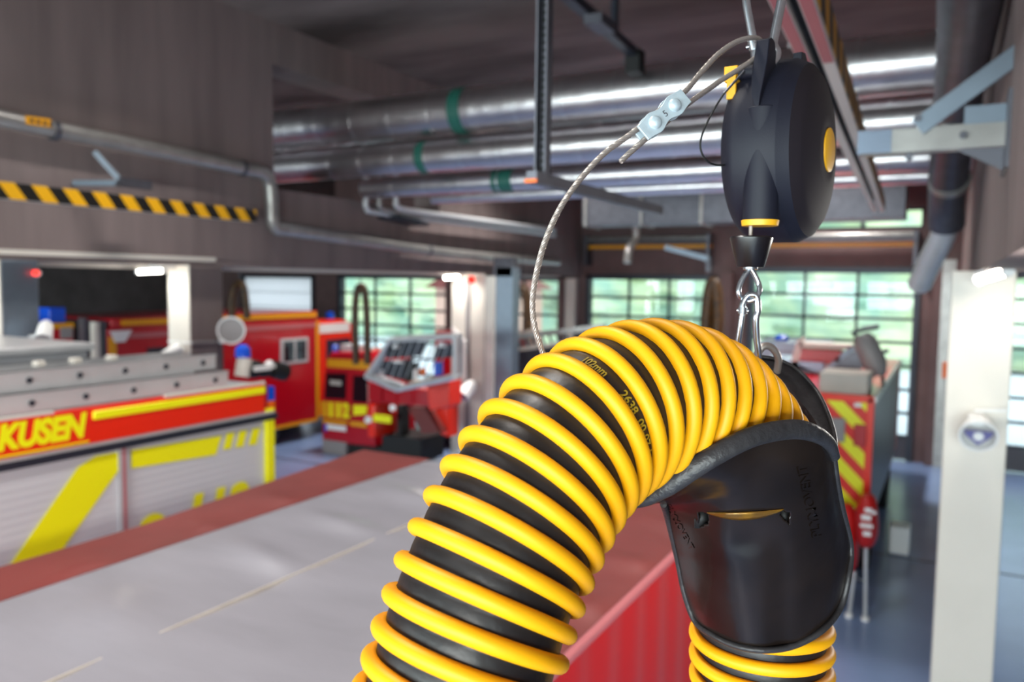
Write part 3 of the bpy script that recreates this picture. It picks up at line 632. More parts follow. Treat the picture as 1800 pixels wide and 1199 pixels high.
m = MB(); p = at(1374, 598, Y=YV + 4.9); BZ = p.z; m.lathe([(.003, 0), (.003, .13), (.06, .13), (.1, .08), (.11, 0)], p, (0, 0, 1), blue, 24); tag(m.build('beacon_light', base=tuple(p)), 'blue beacon on the chevron truck roof', 'beacon')
m = MB(); m.box((-3.1, YV + 4.5, 2.62), (-1.9, YV + 5.6, BZ), galvb); tag(m.build('roof_locker', base=(-2.3, YV + 5, 2.6), bevel=.03), 'blue-grey roof locker carrying the blue beacon on the chevron truck', 'locker')
# red covered stand behind it
Ys = 10.2
t = thing('covered_stand', 'silver-legged stand under a red cover with white print beside the chevron truck', 'stand', (-.75, Ys, 0))
q = lambda x, y, dy=0: at(x, y, Y=Ys + dy)
m = MB()
def blob(cx, cy, rx, ry, dy, mt, mm):
    rows = []
    for k in range(13):
        a = PI * k / 12; yy = cy - ry * math.cos(a); row = []
        for j in range(20):
            b = 2 * PI * j / 20; row.append(q(cx + rx * math.sin(a) ** .6 * math.cos(b) * (1 + .05 * math.sin(3 * b + k)), yy, dy) + Vector((0, .18 * math.sin(a) ** .6 * math.sin(b), 0)))
        rows.append(row)
    mm.loft(rows, mt, close=True)
blob(1524, 915, 21, 47, 0, redtarp, m); blob(1484, 950, 26, 66, .1, redtarp, m); m.build('cover', t)
m = MB()
for i, (x, y, w, h_) in enumerate(((1520, 893, 13, 8), (1514, 905, 17, 10), (1512, 920, 22, 9), (1517, 934, 14, 9), (1531, 898, 9, 6))):
    p = q(x, y, -.2); m.box(p, q(x + w, y + h_, -.185), white)
o = m.build('print', t); o['label'] = 'white print'
for a, b in (((1502, 1005), (1492, 1080)), ((1522, 950), (1521, 1082)), ((1470, 1000), (1466, 1075))):
    m = MB(); e = q(*b); e.z = .012; m.cyl(q(*a), e, .022, alu, 12); o = m.build('leg', t)
    m = MB(); m.cyl(e - Vector((0, 0, .012)), e + Vector((0, 0, .03)), .045, white, 14); m.build('foot', o)
m = MB(); m.cyl(q(1500, 1012), q(1522, 1025), .018, slate, 10); m.build('crossbar', t)
m = MB(); m.box((-.62, 13.0, 0), (-.35, 13.35, .42), white); tag(m.build('canister', base=(-.5, 13.2, 0), bevel=.03), 'small white canister on the blue floor by the chevron truck', 'canister')

# --- ladder truck behind the column row
Yd = 13.9
dlk = thing('turntable_ladder_truck', 'red turntable ladder truck with a small cabin and raised rescue cage behind the columns', 'ladder truck', (-11.2, 15, 0))
q = lambda x, y, dy=0: at(x, y, Y=Yd + dy)
m = MB(); m.prism([q(566, 776), q(660, 786), q(650, 720), q(646, 632), q(640, 619), q(582, 619), q(573, 632), q(566, 700)], (0, 1.6, 0), redd); m.build('cabin', dlk, bevel=.04)
m = MB(); m.prism([q(574, 656), q(609, 656), q(608, 702), q(572, 700)], (0, -.02, 0), darkglass); o = m.build('window', dlk)
m = MB(); m.box(q(580, 668, -.03), q(600, 678, -.025), beige); m.build('reflected_panel', o)
m = MB(); m.prism([q(622, 660), q(646, 661), q(646, 708), q(620, 706)], (0, -.02, 0), darkglass); m.build('window', dlk)
m = MB(); m.prism([q(576, 631), q(650, 634), q(651, 650), q(576, 645)], (0, -.015, 0), amber); o = m.build('stripe', dlk); o['label'] = 'yellow roof stripe'
m = MB(); m.prism([q(564, 705), q(613, 708), q(613, 736), q(566, 733)], (0, -.02, 0), amber); m.prism([q(568, 737), q(611, 740), q(611, 747), q(568, 743)], (0, -.02, 0), amber); m.prism([q(616, 740), q(645, 743), q(645, 752), q(616, 748)], (0, -.02, 0), amber); o = m.build('marking', dlk); o['label'] = 'yellow marking panel'
A = q(575, 732, -.024); B = q(612, 734, -.024); m = MB(); sz = (q(575, 708).z - q(575, 732).z) / .7; m.text('112', sz, A, B - A, (0, 0, 1), sign_y, .004, 0, .01); o = m.build('lettering', dlk); o['label'] = 'bright yellow numerals'
m = MB(); m.prism([q(622, 712), q(646, 713), q(645, 728), q(622, 730)], (0, -.02, 0), sign_y); m.build('sticker', dlk)
m = MB(); m.box(q(574, 745, -.02), q(608, 759, -.035), white); m.box(q(571, 745, -.02), q(574.5, 759, -.036), blue); o = m.build('number_plate', dlk); o['label'] = 'white number plate'
m = MB(); m.box(q(566, 772, -.04), q(668, 786, 1.2), greyp); m.build('bumper', dlk, bevel=.02)
m = MB(); m.box(q(646, 712, -.5), q(698, 760, .3), red); m.build('side_locker', dlk, bevel=.03)
m = MB(); m.box(q(656, 728, -.53), q(688, 744, -.5), sign_y); m.build('label_plate', dlk)
m = MB(); m.cyl(q(647, 738, -.5), q(647, 738, -.58), .08, white, 18); m.build('marker_lamp', dlk); m = MB(); m.cyl(q(690, 717, -.5), q(690, 717, -.56), .07, white, 18); m.build('marker_lamp', dlk)
m = MB(); m.box(q(598, 605, .2), q(640, 618, .5), alu); m.build('light_bar', dlk, bevel=.02)
m = MB(); m.lathe([(0, .07), (.12, .07), (.16, .03), (.16, 0)], q(589, 618, .3), (0, 0, 1), blue, 18); m.build('blue_light', dlk)
m = MB(); m.prism([q(648, 672, -.35), q(788, 690, -.35), q(788, 718, -.35), q(648, 706, -.35)], (0, .45, 0), redd); m.prism([q(750, 678, -.75), q(790, 670, -.75), q(790, 714, -.75), q(754, 722, -.75)], (0, .45, 0), red); m.build('boom', dlk, bevel=.02)
for x in (668, 694, 722):
    m = MB(); m.box(q(x, 676, -.40), q(x + 5, 706, -.35), redd); m.build('boom_rib', dlk)
m = MB(); m.prism([q(716, 716, -.1), q(745, 716, -.1), q(772, 760, -.1), q(742, 762, -.1)], (0, .4, 0), redtop); m.prism([q(765, 722, .2), q(788, 716, .2), q(788, 768, .2), q(776, 764, .2)], (0, .4, 0), red); m.build('stabiliser', dlk)
m = MB(); m.box(q(698, 712, .1), q(720, 770, .4), blackm); m.box(q(672, 764, 0), q(780, 800, .9), blackm); m.build('chassis', dlk)
m = MB(); xa, xb2 = q(566, 700).x, q(800, 700).x; m.box((xa, Yd + 1.6, .6), (xa + 2.5, Yd + 5.5, 1.3), redd); m.box((xa, Yd + 4.6, .6), (xa + 2.5, Yd + 6.0, 2.6), redd); m.build('body', dlk, bevel=.03)
for y in (Yd + 2.4, Yd + 5.0): wheel(dlk, xa + .25, y, .5, .5, .3); wheel(dlk, xa + 2.25, y, .5, .5, .3)
m = MB(); m.box((-12.3, Yd + .1, .0), (-10.2, Yd + .5, .25), blackm); m.build('support', dlk)
# rescue cage (tilted frame with black panels)
_q = q; q = lambda x, y, dy=0: _q(x, y, dy - 1.35)
t = thing('rescue_cage', 'grey metal rescue cage with black panels folded on the ladder truck boom', 'rescue cage', tuple(q(720, 680)))
fr = [(645, 662), (686, 598), (800, 592), (800, 664), (705, 684)]
m = MB()
for a, b in zip(fr, fr[1:] + fr[:1]): m.cyl(q(*a, -.2), q(*b, -.2), .05, alu, 12)
for a, b in zip(fr, fr[1:] + fr[:1]): m.cyl(q(a[0] + 10, a[1] - 4, .5), q(b[0] + 10, b[1] - 4, .5), .04, alud, 12)
for a in fr: m.cyl(q(*a, -.2), q(a[0] + 10, a[1] - 4, .5), .04, alud, 12)
m.cyl(q(645, 660, -.2), q(700, 684, -.3), .075, alu, 12); m.cyl(q(700, 684, -.3), q(800, 662, -.3), .06, alu, 12); m.build('frame', t)
for P in ([(684, 604), (752, 600), (738, 626), (678, 630)], [(672, 634), (726, 632), (708, 668), (660, 656)], [(768, 606), (796, 604), (792, 628), (760, 630)]):
    m = MB(); m.prism([q(*p, -.1) for p in P], (0, .06, 0), slate); m.build('panel', t)
m = MB(); m.prism([q(x, y, -.14) for x, y in ((712, 640), (735, 636), (732, 668), (712, 672))], (0, .06, 0), blackm); m.build('panel', t)
m = MB(); m.box(q(763, 637, -.3), q(779, 659, -.15), blue); o = m.build('box', t); o['label'] = 'blue box'
m = MB(); m.cyl(q(743, 653, -.3), q(743, 653, -.2), .07, orange, 16); o = m.build('knob', t); o['label'] = 'orange knob'
m = MB()
for x, y, w, h_ in ((690, 606, 12, 6), (726, 650, 8, 18), (668, 650, 7, 9), (742, 664, 12, 10), (690, 634, 20, 4), (770, 602, 14, 8)): m.box(q(x, y, -.3), q(x + w, y + h_, -.2), white)
m.build('fittings', t)
m = MB()
for x in range(686, 800, 13): m.cyl(q(x, 600, -.16), q(x - 24, 662, -.16), .014, alud, 8)
m.build('mesh_bars', t)

# --- box van in the outer bay
XV = -13.85
vb = thing('box_truck', 'deep red box truck with yellow top stripe and small framed window', 'truck', (-15.1, 12.5, 0))
m = MB(); m.box((-16.3, 9.47, .45), (XV, 15.17, 3.0), redd); m.box((-16.3, 9.55, 3.0), (XV - .02, 15.17, 3.20), redd); m.build('body', vb, bevel=.03)
m = MB(); m.box((-16.25, 9.45, .5), (XV - .05, 9.468, 3.15), slateb); o = m.build('shaded_rear', vb); o['label'] = 'rear face coloured dark grey for shade'  # dark panel puts the shade on the rear face into colour
m = MB(); m.box((XV - .03, 9.75, 3.05), (XV + .01, 15.1, 3.16), amber); o = m.build('stripe', vb); o['label'] = 'yellow stripe along the roof edge'
m = MB(); m.box((XV - .01, 9.6, 2.80), (XV + .012, 15.15, 2.90), redwhite); m.build('band', vb)
m = MB(); m.box((XV - .01, 9.47, 1.2), (XV + .014, 9.62, 2.85), amber); m.box((XV - .01, 15.07, .45), (XV + .014, 15.17, 2.95), amber); m.box((XV - .01, 9.5, .42), (XV + .014, 15.1, .50), amber); o = m.build('edge_marking', vb); o['label'] = 'yellow edge strips'
a, b = at(492, 596, X=XV), at(541, 636, X=XV); m = MB(); m.box((XV, a.y, b.z), (XV + .03, b.y, a.z), alu); o = m.build('window_frame', vb, bevel=.01)
m = MB()
for f0, f1 in ((.1, .46), (.54, .9)): m.box((XV + .03, a.y + (b.y - a.y) * f0, b.z + .07), (XV + .036, a.y + (b.y - a.y) * f1, a.z - .07), darkglass)
m.build('pane', o)
a, b = at(192, 582, X=XV), at(231, 600, X=XV); m = MB(); m.prism([(XV + .012, a.y, a.z), (XV + .012, b.y, a.z), (XV + .012, b.y - .15, b.z), (XV + .012, a.y + .1, b.z)], (.02, 0, 0), white); m.build('sign_plate', vb)
a, b = at(258, 612, X=XV), at(300, 640, X=XV); m = MB(); m.box((XV, a.y, b.z - .3), (XV + .02, b.y + .6, a.z), slate); m.build('window', vb)
m = MB(); m.prism([(XV - .05, 15.2, .5), (XV - .05, 17.1, .5), (XV - .05, 17.1, 1.7), (XV - .05, 16.6, 2.8), (XV - .05, 16.2, 2.95), (XV - .05, 15.2, 2.95)], (-2.35, 0, 0), red); m.build('cab', vb, bevel=.06)
m = MB(); m.prism([(XV - .04, 15.5, 1.75), (XV - .04, 16.75, 1.75), (XV - .04, 16.4, 2.45), (XV - .04, 15.5, 2.45)], (-.02, 0, 0), vanglass); m.build('side_window', vb)
m = MB(); m.box((XV - .06, 15.25, 2.62), (XV - .035, 16.4, 2.86), white); m.build('cab_highlight', vb)  # white plate stands for the highlight on the cab side
for y in (10.8, 16.3): wheel(vb, XV - .25, y, .5, .5, .3); wheel(vb, -16.0, y, .5, .5, .3)
m = MB(); m.lathe([(0, .12), (.12, .12), (.18, .05), (.18, 0)], (-14.3, 16.1, 2.955), (0, 0, 1), blue, 18); tag(m.build('beacon_light', base=(-14.3, 16.1, 2.955)), 'blue beacon on the cab of the deep red box truck', 'beacon')
# --- small red vehicle in the dark outer bay
xo = -13.9
a, b = at(70, 570, X=xo), at(131, 612, X=xo)
t = thing('trailer', 'small dark red trailer with a yellow top edge behind the deep red box truck', 'trailer', (-14.9, 8.0, 0))
m = MB(); m.box((-15.9, 6.6, .6), (xo, b.y, a.z - .09), redd); m.build('body', t, bevel=.03)
m = MB(); m.box((-15.9, 6.6, a.z - .09), (xo + .01, b.y, a.z), amber); m.build('edge_marking', t)
m = MB(); c = at(117, 585, X=xo); m.box((xo, c.y - .12, c.z - .1), (xo + .02, c.y + .1, c.z + .1), greyp); m.build('sign_plate', t)
for s_ in (xo - .2, -15.7): wheel(t, s_, b.y - .9, .45, .45, .25)
p = at(92, 568, X=xo - .3); m = MB(); m.box((p.x - .17, p.y - .15, a.z + .003), (p.x + .17, p.y + .15, a.z + .28), blue); tag(m.build('storage_box', base=(p.x, p.y, a.z), bevel=.015), 'dark blue box on top of the small dark red trailer', 'box')
# white rack posts in the dark bay
for k, (x0, x1, y0, lab) in enumerate(((158, 168, 566, 'white upright post by the dark rear of the box truck'), (137, 147, 558, 'dim grey post standing beside the small dark red trailer'))):
    m = MB(); p0 = at(x0, y0, Y=8.6 + .35 * (k == 0)); p1 = at(x1, y0, Y=8.6 + .35 * (k == 0)); m.box((p0.x, p0.y, 0), (p1.x, p0.y + .08, p0.z), paint if k == 0 else galvd); tag(m.build('marker_post', base=(p0.x, p0.y, 0)), lab, 'post')

# --- turntable ladder parked beside it, seen over the hose
t = thing('ladder_set', 'pale steel ladder boom lying level behind the yellow hose', 'ladder boom', (-7.3, 16, 3.0))
q = lambda x, y, dy=0: at(x, y, Y=16 + dy)
m = MB(); m.bar(q(906, 592), q(1064, 574), .12, .12, galv); m.bar(q(904, 615), q(1050, 596), .1, .08, beige); m.build('rail', t)
for x in range(908, 1060, 14):
    m = MB(); m.bar(q(x, 592 - (x - 906) * .114), q(x + 8, 614 - (x - 906) * .114), .04, .04, galvd); m.build('lattice_bar', t)
m = MB(); m.prism([q(902, 618, .2), q(1060, 596, .2), q(1060, 700, .2), q(902, 700, .2)], (0, 1.4, 0), slateb); m.box((q(902, 700).x, 16.2, 0), (q(1060, 700).x, 17.4, q(902, 690).z), slateb); m.build('body', t)
# --- hanging exhaust hoses of the other bays
def hoop(label, P, Y, r, sep=0):
    pts = [at(x, y, Y=Y) for x, y in P]; t = thing('hanging_hose', label, 'hose', tuple(pts[len(pts) // 2]), 'hanging exhaust hoses of the other bays')
    m = MB(); m.tube([Vector(p) for p in crom(pts, 8)], r, brownhose, 14); m.build('tube', t)
    top = min(pts, key=lambda p: -p.z); m = MB(); m.cyl(top, Vector((top.x, top.y, 4.6)), .012, slate, 8); m.build('suspension_wire', t)
hoop('brown hanging hose loop in front of the red ladder truck cabin', [(626, 640), (624, 560), (627, 515), (634, 503), (641, 513), (645, 560), (646, 640)], 13.2, .075)
hoop('brown hanging hose loop above the roof of the deep red box truck', [(408, 560), (407, 530), (413, 505), (422, 498), (428, 505), (432, 530), (434, 560)], 12.2, .075)
hoop('brown hanging hose loop beside the blue-grey steel post', [(906, 540), (908, 515), (917, 507), (924, 515), (927, 545), (928, 580)], 15.9, .1)
hoop('brown hanging hose loop by the pier above the hose arch', [(1238, 620), (1243, 540), (1250, 500), (1258, 505), (1262, 560), (1258, 620)], 17.5, .13)

# ================================================================== FOREGROUND: hose, saddle, balancer, cable
def resample(P, step):
    P = [np.array(p, float) for p in P]; L = [0]
    for a, b in zip(P, P[1:]): L.append(L[-1] + np.linalg.norm(b - a))
    n = int(L[-1] / step); S = np.linspace(0, L[-1], n + 1); A = np.array(P)
    return np.stack([np.interp(S, L, A[:, k]) for k in range(3)], 1), L[-1]
HOSE = [(735, 1425, .575), (760, 1345, .58), (785, 1272, .585), (806, 1205, .590), (828, 1125, .597), (843, 1068, .603), (862, 1015, .610), (881, 967, .617), (901, 922, .626), (925, 878, .635),
        (952, 836, .645), (983, 793, .657), (1020, 756, .671), (1064, 727, .688), (1116, 705, .71), (1170, 699, .737), (1222, 710, .765), (1264, 748, .793),
        (1300, 788, .817), (1323, 842, .835), (1334, 910, .846), (1337, 990, .852), (1337, 1080, .855), (1337, 1170, .857), (1337, 1300, .858)]
hp, HL = resample(crom(px(HOSE), 14), .0012)
HN = len(hp)
kk = np.exp(-.5 * (np.arange(-75, 76) / 26.0) ** 2); kk /= kk.sum()          # even out the bend
for ax_ in range(3):
    ext = np.concatenate([2 * hp[0, ax_] - hp[75:0:-1, ax_], hp[:, ax_], 2 * hp[-1, ax_] - hp[-2:-77:-1, ax_]])
    hp[:, ax_] = np.convolve(ext, kk, 'valid')
hp, HL = resample(hp, .0012); HN = len(hp)
ht = np.gradient(hp, axis=0); ht /= np.linalg.norm(ht, axis=1)[:, None]
hu = np.zeros_like(hp); u = nz(np.cross(ht[0], [0, 0, 1.]))
for i in range(HN):
    u = u - ht[i] * np.dot(u, ht[i]); u = nz(u); hu[i] = u
hw = np.cross(ht, hu)
HS = HL / (HN - 1); PITCH = .0226; RT = .0638; RR = .0687; rr = .0068
def hframe(s):
    k = min(max(s / HS, 0), HN - 1.001); i = int(k); f = k - i
    g = lambda A: A[i] * (1 - f) + A[i + 1] * f
    return g(hp), nz(g(hu)), nz(g(hw))
def hpt(s, th, r):
    c, a, b = hframe(s); return c + (a * math.cos(th) + b * math.sin(th)) * r
def pix(p):
    c = RM.T @ (np.array(p) - CAM); return CX + F * c[0] / c[2], CY + F * c[1] / c[2]
# find where the printed marking sits (between two coils on the shoulder of the bend)
best = None
for s in np.arange(.2, HL - .3, .003):
    for th in np.arange(0, 2 * PI, .05):
        p = hpt(s, th, RT); c, a, b = hframe(s); nrm = (a * math.cos(th) + b * math.sin(th))
        if np.dot(nrm, CAM - p) < .15 * np.linalg.norm(CAM - p): continue
        q = pix(p); e = (q[0] - 1100) ** 2 + (q[1] - 706) ** 2
        if best is None or e < best[0]: best = (e, s, th)
_, sT, thT = best
sgn = 1 if pix(hpt(sT, thT + .2, RT))[1] > pix(hpt(sT, thT, RT))[1] else -1
HAND = -1
S0 = (sT - PITCH / 2 - HAND * PITCH * thT / (2 * PI)) % PITCH
def gap(s, th):
    """position across the gap between two coils, 0..1"""
    return ((s - S0 - HAND * PITCH * th / (2 * PI)) / PITCH) % 1.0
hose = thing('exhaust_hose', 'black exhaust extraction hose with yellow spiral rib, arched over a black saddle', 'hose', tuple(at(1337, 1199, d=.857)))
m = MB(); rows = []
NT = 72
for s in np.arange(0, HL, .0016):
    c, a, b = hframe(s); row = []
    for j in range(NT):
        th = 2 * PI * j / NT; g = gap(s, th)
        r = RT + .0024 * math.sin(PI * g) ** .6 + (.0007 if abs(g - .2) < .045 or abs(g - .8) < .045 else 0)
        row.append(c + (a * math.cos(th) + b * math.sin(th)) * r)
    rows.append(row)
m.loft(rows, rubber, close=True); m.build('tube', hose)
m = MB(); path = []
n_t = int(HL / PITCH) - 1
for k in range(n_t * 56):
    th = 2 * PI * k / 56; s = S0 + PITCH + HAND * (HAND * PITCH * th / (2 * PI))
    path.append(Vector(hpt(s, HAND * th, RR)))
m.tube(path, rr, yellow, n=14); m.build('spiral_rib', hose)
def wraptext(txt, size, th0):
    cu = bpy.data.curves.new('t', 'FONT'); cu.body = txt; cu.size = size; cu.offset = .0002; cu.resolution_u = 4
    ob = bpy.data.objects.new('t', cu); COL.objects.link(ob); bpy.context.view_layer.update()
    me = bpy.data.meshes.new_from_object(ob.evaluated_get(bpy.context.evaluated_depsgraph_get())); bm = bmesh.new(); bm.from_mesh(me)
    vs = []
    for v in bm.verts:
        th = th0 + sgn * (v.co.x) / RT
        s = sT + HAND * PITCH * (th - thT) / (2 * PI) + (v.co.y - size * .35)
        vs.append(Vector(hpt(s, th, RT + .0031)))
    fs = [[v.index for v in f.verts] for f in bm.faces]
    bm.free(); bpy.data.objects.remove(ob); bpy.data.curves.remove(cu); bpy.data.meshes.remove(me); return vs, fs
m = MB(); m.add(*wraptext('2638  00-07 1', .0095, thT - sgn * .12), print_y)
m.add(*wraptext('102mm', .0085, thT - sgn * .80), print_y)
tm = m.build('printed_marking', hose); tm['label'] = 'yellowish printed size and number'

# ---- saddle
saddle = thing('hose_saddle', 'black moulded rubber saddle cupping the yellow and black hose below its bend', 'hose saddle', tuple(at(1342, 1140, d=.80)))
ROWS = [
    [(1135, 888, .692), (1190, 852, .680), (1262, 812, .674), (1330, 782, .692), (1398, 770, .706), (1440, 780, .730), (1464, 806, .768)],
    [(1163, 886, .765), (1200, 868, .708), (1266, 842, .688), (1332, 824, .698), (1400, 818, .710), (1446, 826, .738), (1470, 846, .778)],
    [(1172, 905, .805), (1212, 898, .755), (1270, 894, .722), (1336, 890, .716), (1402, 888, .725), (1452, 888, .752), (1478, 890, .797)],
    [(1189, 975, .832), (1225, 978, .776), (1276, 980, .746), (1340, 980, .738), (1408, 978, .748), (1462, 968, .778), (1494, 955, .825)],
    [(1203, 1043, .840), (1232, 1056, .792), (1282, 1063, .766), (1342, 1066, .757), (1408, 1060, .766), (1458, 1042, .785), (1489, 1016, .820)],
    [(1221, 1090, .838), (1250, 1113, .803), (1292, 1133, .781), (1342, 1141, .772), (1396, 1133, .778), (1444, 1106, .790), (1474, 1070, .815)],
]
G = [crom(r, 28) for r in ROWS]                       # dense columns
cols = [crom([G[i][j] for i in range(len(G))], 28) for j in range(len(G[0]))]
NR, NC = len(cols[0]), len(cols)
grid = [[cols[j][i] for j in range(NC)] for i in range(NR)]
def inlens(x, y):
    l = 1227 < x < 1245 and 900 + .18 * (x - 1227) < y < 925 - .10 * (x - 1227)
    r = 1372 < x < 1389 and 897 + .25 * (x - 1372) < y < 908 + .95 * (x - 1372)
    return l or r
vs = []; fs = []
for i in range(NR):
    for j in range(NC):
        x, y, d = grid[i][j]
        # soft dent under the slot and two flutes running down the plate
        d += .006 * math.exp(-((x - 1318) / 50) ** 2 - ((y - 945) / 30) ** 2) + .004 * math.exp(-((x - 1375) / 22) ** 2) * max(0, min(1, (y - 920) / 60))
        grid[i][j] = np.array([x, y, d]); vs.append(at(x, y, d=d))
for i in range(NR - 1):
    for j in range(NC - 1):
        c = sum(np.array(grid[a][b]) for a, b in ((i, j), (i + 1, j), (i, j + 1), (i + 1, j + 1))) / 4
        if not inlens(c[0], c[1]): fs.append((i * NC + j, i * NC + j + 1, (i + 1) * NC + j + 1, (i + 1) * NC + j))
m = MB(); m.add(vs, fs, saddlem, True); sp = m.build('shield', saddle, solid=.003)
# flared lip and rounded rim
def liptube(pts, h, w, mt, name, lab=None):
    P = [Vector(p) for p in pts]; N = len(P); rows = []
    for i in range(N):
        t = (P[min(i + 1, N - 1)] - P[max(i - 1, 0)]).normalized(); v = (P[i] - Vector(CAM)).normalized()
        a = t.cross(v).normalized(); b = t.cross(a)
        hh = h[i] if isinstance(h, list) else h
        rows.append([P[i] + a * math.cos(2 * PI * j / 16) * hh + b * math.sin(2 * PI * j / 16) * w for j in range(16)])
    mm = MB(); mm.loft(rows, mt, close=True, caps=True); return mm.build(name, saddle)
lip = crom([(1110, 889, .694), (1140, 876, .686), (1185, 847, .676), (1252, 803, .668), (1322, 768, .677), (1388, 755, .699), (1428, 761, .717), (1455, 779, .744), (1466, 803, .769)], 10)
lh = [.0030 + .0058 * min(1, k / 18) - (.003 * max(0, (k - 55) / 25)) for k in range(len(lip))]
liptube([at(*p[:2], d=p[2]) for p in lip], lh, .0050, rimm, 'lip')
rim = crom([(1166, 886, .772), (1174, 912, .812), (1190, 978, .836), (1204, 1045, .842), (1222, 1092, .838), (1250, 1115, .802), (1292, 1135, .780), (1342, 1143, .771),
            (1396, 1135, .779), (1446, 1107, .788), (1477, 1068, .815), (1491, 1016, .820), (1495, 960, .830), (1480, 893, .802), (1471, 846, .782), (1466, 808, .774)], 8)
liptube([at(*p[:2], d=p[2]) for p in rim], .0033, .004, rimm, 'rim')
# far wing that closes round the back of the hose
OUT = [(1468, 800, .774), (1468, 770, .80), (1456, 728, .848), (1436, 688, .892), (1404, 652, .912), (1366, 632, .925), (1320, 625, .93)]
INN = [(1464, 806, .774), (1452, 782, .80), (1434, 742, .842), (1408, 706, .878), (1380, 674, .898), (1348, 652, .912), (1310, 645, .92)]
LOW = [(1466, 845, .785), (1456, 842, .83), (1432, 830, .895), (1405, 815, .92), (1375, 800, .935), (1340, 790, .94), (1305, 785, .94)]
m = MB(); m.loft([[at(*p[:2], d=p[2]) for p in crom(r, 10)] for r in (OUT, INN, LOW)], rimm); m.build('wing', saddle, solid=.004)
liptube([at(*p[:2], d=p[2]) for p in crom(OUT, 8)], .0022, .003, rimm, 'wing_rim')
# strap seen through the slot
GA = np.array([g for r in grid for g in r])
def surf(x, y):
    d2 = (GA[:, 0] - x) ** 2 + (GA[:, 1] - y) ** 2; k = np.argpartition(d2, 6)[:6]; w_ = 1 / (d2[k] + .05); return float((GA[k, 2] * w_).sum() / w_.sum())
strapm = mat('strap_sheen', '#b9851c', .22, .55, var=.6, vscale=22, color2='#4a3328')  # reflection of the hose put into the yellow and brown strap colour
rows = [[], [], [], []]
for k in range(33):
    t = k / 32; x = 1242 + 136 * t; yt = 901 - 6 * t + 2.5 * math.sin(PI * t); th_ = 1.2 + 13 * math.sin(PI * t) ** .8
    for q in range(4): rows[q].append(at(x, yt + th_ * q / 3, d=surf(x, yt + th_ * q / 3) - .0012 - .0028 * math.sin(PI * t) * (1 if q in (1, 2) else .55)))
m = MB(); m.loft(rows, strapm); o = m.build('strap', saddle, solid=.001); o['label'] = 'yellow strap with hose reflection in its colour, threaded through the slot'
for hx, hy, hw, hh in ((1236, 912, 15, 17), (1381, 909, 13, 17)):
    m = MB(); m.add([at(hx - hw, hy - hh, d=surf(hx, hy) + .010), at(hx + hw, hy - hh, d=surf(hx, hy) + .010), at(hx + hw, hy + hh, d=surf(hx, hy) + .010), at(hx - hw, hy + hh, d=surf(hx, hy) + .010)], [(0, 1, 2, 3)], blackm); m.build('slot_backing', saddle, solid=.002)
# embossed maker's lettering
def emboss(txt, a, b, hpx, name):
    a, b = np.array(a, float), np.array(b, float); ex = (b - a); L = np.linalg.norm(ex); ex /= L; ey = np.array([ex[1], -ex[0]])
    mm = MB(); mm.text(txt, 1.0, (0, 0, 0), (1, 0, 0), (0, 1, 0), saddlem, .5, 0, .012)
    wid = max(v.x for v in mm.v); out = []
    for v in mm.v:
        p = a + ex * (v.x / wid * L) + ey * (v.y * hpx / .7); out.append(at(p[0], p[1], d=surf(p[0], p[1]) - (.0016 if v.z > 0 else -.001)))
    mm.v = out; return mm.build(name, saddle)
emboss('PLYMOVENT', (1446, 944), (1419, 818), 17, 'embossed_lettering')
emboss('PLYMOVENT', (1170, 890), (1212, 968), 9, 'embossed_lettering')

# ---- spring balancer
ZB = .93
bal = thing('spring_balancer', 'charcoal drum spring balancer with yellow round cap hanging above the hose', 'spring balancer', tuple(at(1335, 410, d=.87)))
Cb = at(1374, 270, d=ZB)
vray = np.array([(1375 - CX) / F, 0, 1]); vray /= np.linalg.norm(vray); rp = np.array([vray[2], 0, -vray[0]])
axc = .966 * rp - .26 * vray
A_ = Vector(RM @ axc); A_.z = 0; A_.normalize(); W_ = Vector((0, 0, 1)); V_ = W_.cross(A_)
if V_.dot(Vector(CAM) - Cb) < 0: V_ = -V_
def bl(u, v, w): return Cb + A_ * u + V_ * v + W_ * w
RB = .1035
m = MB()
def rnd(prof):
    return prof
m.lathe([(-.043, 0), (-.043, .086), (-.041, .090), (-.030, .101), (-.024, RB), (.020, RB), (.0215, .1025), (.0335, .0965)], Cb, A_, plastic, 96)
# cable outlet boss, blended into the drum
bu, bv, br = .003, .0846, .0184
m.lathe([(0, 0), (0, br), (.12, br), (.12, 0)], bl(bu, bv, -.084), W_, plastic, 40)
# hanging lug with its eye
lug = [bl(-.010, .101, .040), bl(-.010, .092, .078), bl(-.010, .084, .108), bl(-.010, .072, .112), bl(-.010, .060, .105), bl(-.010, .050, .092), bl(-.010, .05, .06), bl(-.010, .08, .03)]
lr = []
for w_, vf, vb, u0, u1 in ((.112, .076, .070, -.007, .006), (.109, .084, .062, -.008, .006), (.085, .090, .052, -.009, .006), (.070, .094, .05, -.009, .005), (.048, .100, .06, -.007, .003), (.030, .101, .07, -.001, .0015)):
    lr.append([bl(u0, vf, w_), bl(u1, vf, w_), bl(u1, vb, w_), bl(u0, vb, w_)])
m.loft(lr, plastic, close=True, caps=True, smooth=False)
m.prism([bl(.014, .02, .088), bl(.014, .02, .108), bl(.014, .005, .110), bl(.014, -.015, .096)], A_ * .010, plastic)
m.cyl(bl(-.034, .074, .079), bl(-.006, .074, .079), .0075, plastic, 20)
m.build('housing', bal, bevel=.0012)
m = MB(); m.lathe([(.0335, .0965), (.034, .0955), (.041, .086), (.044, .078), (.0515, .040), (.053, .028), (.0522, .0265), (.052, .0)], Cb, A_, plasticr, 96); m.build('side_cover', bal)
m = MB(); m.lathe([(.050, .0245), (.0538, .0245), (.0548, .022), (.0548, 0)], Cb, A_, ylplast, 48); o = m.build('cap', bal); o['label'] = 'yellow round cap'
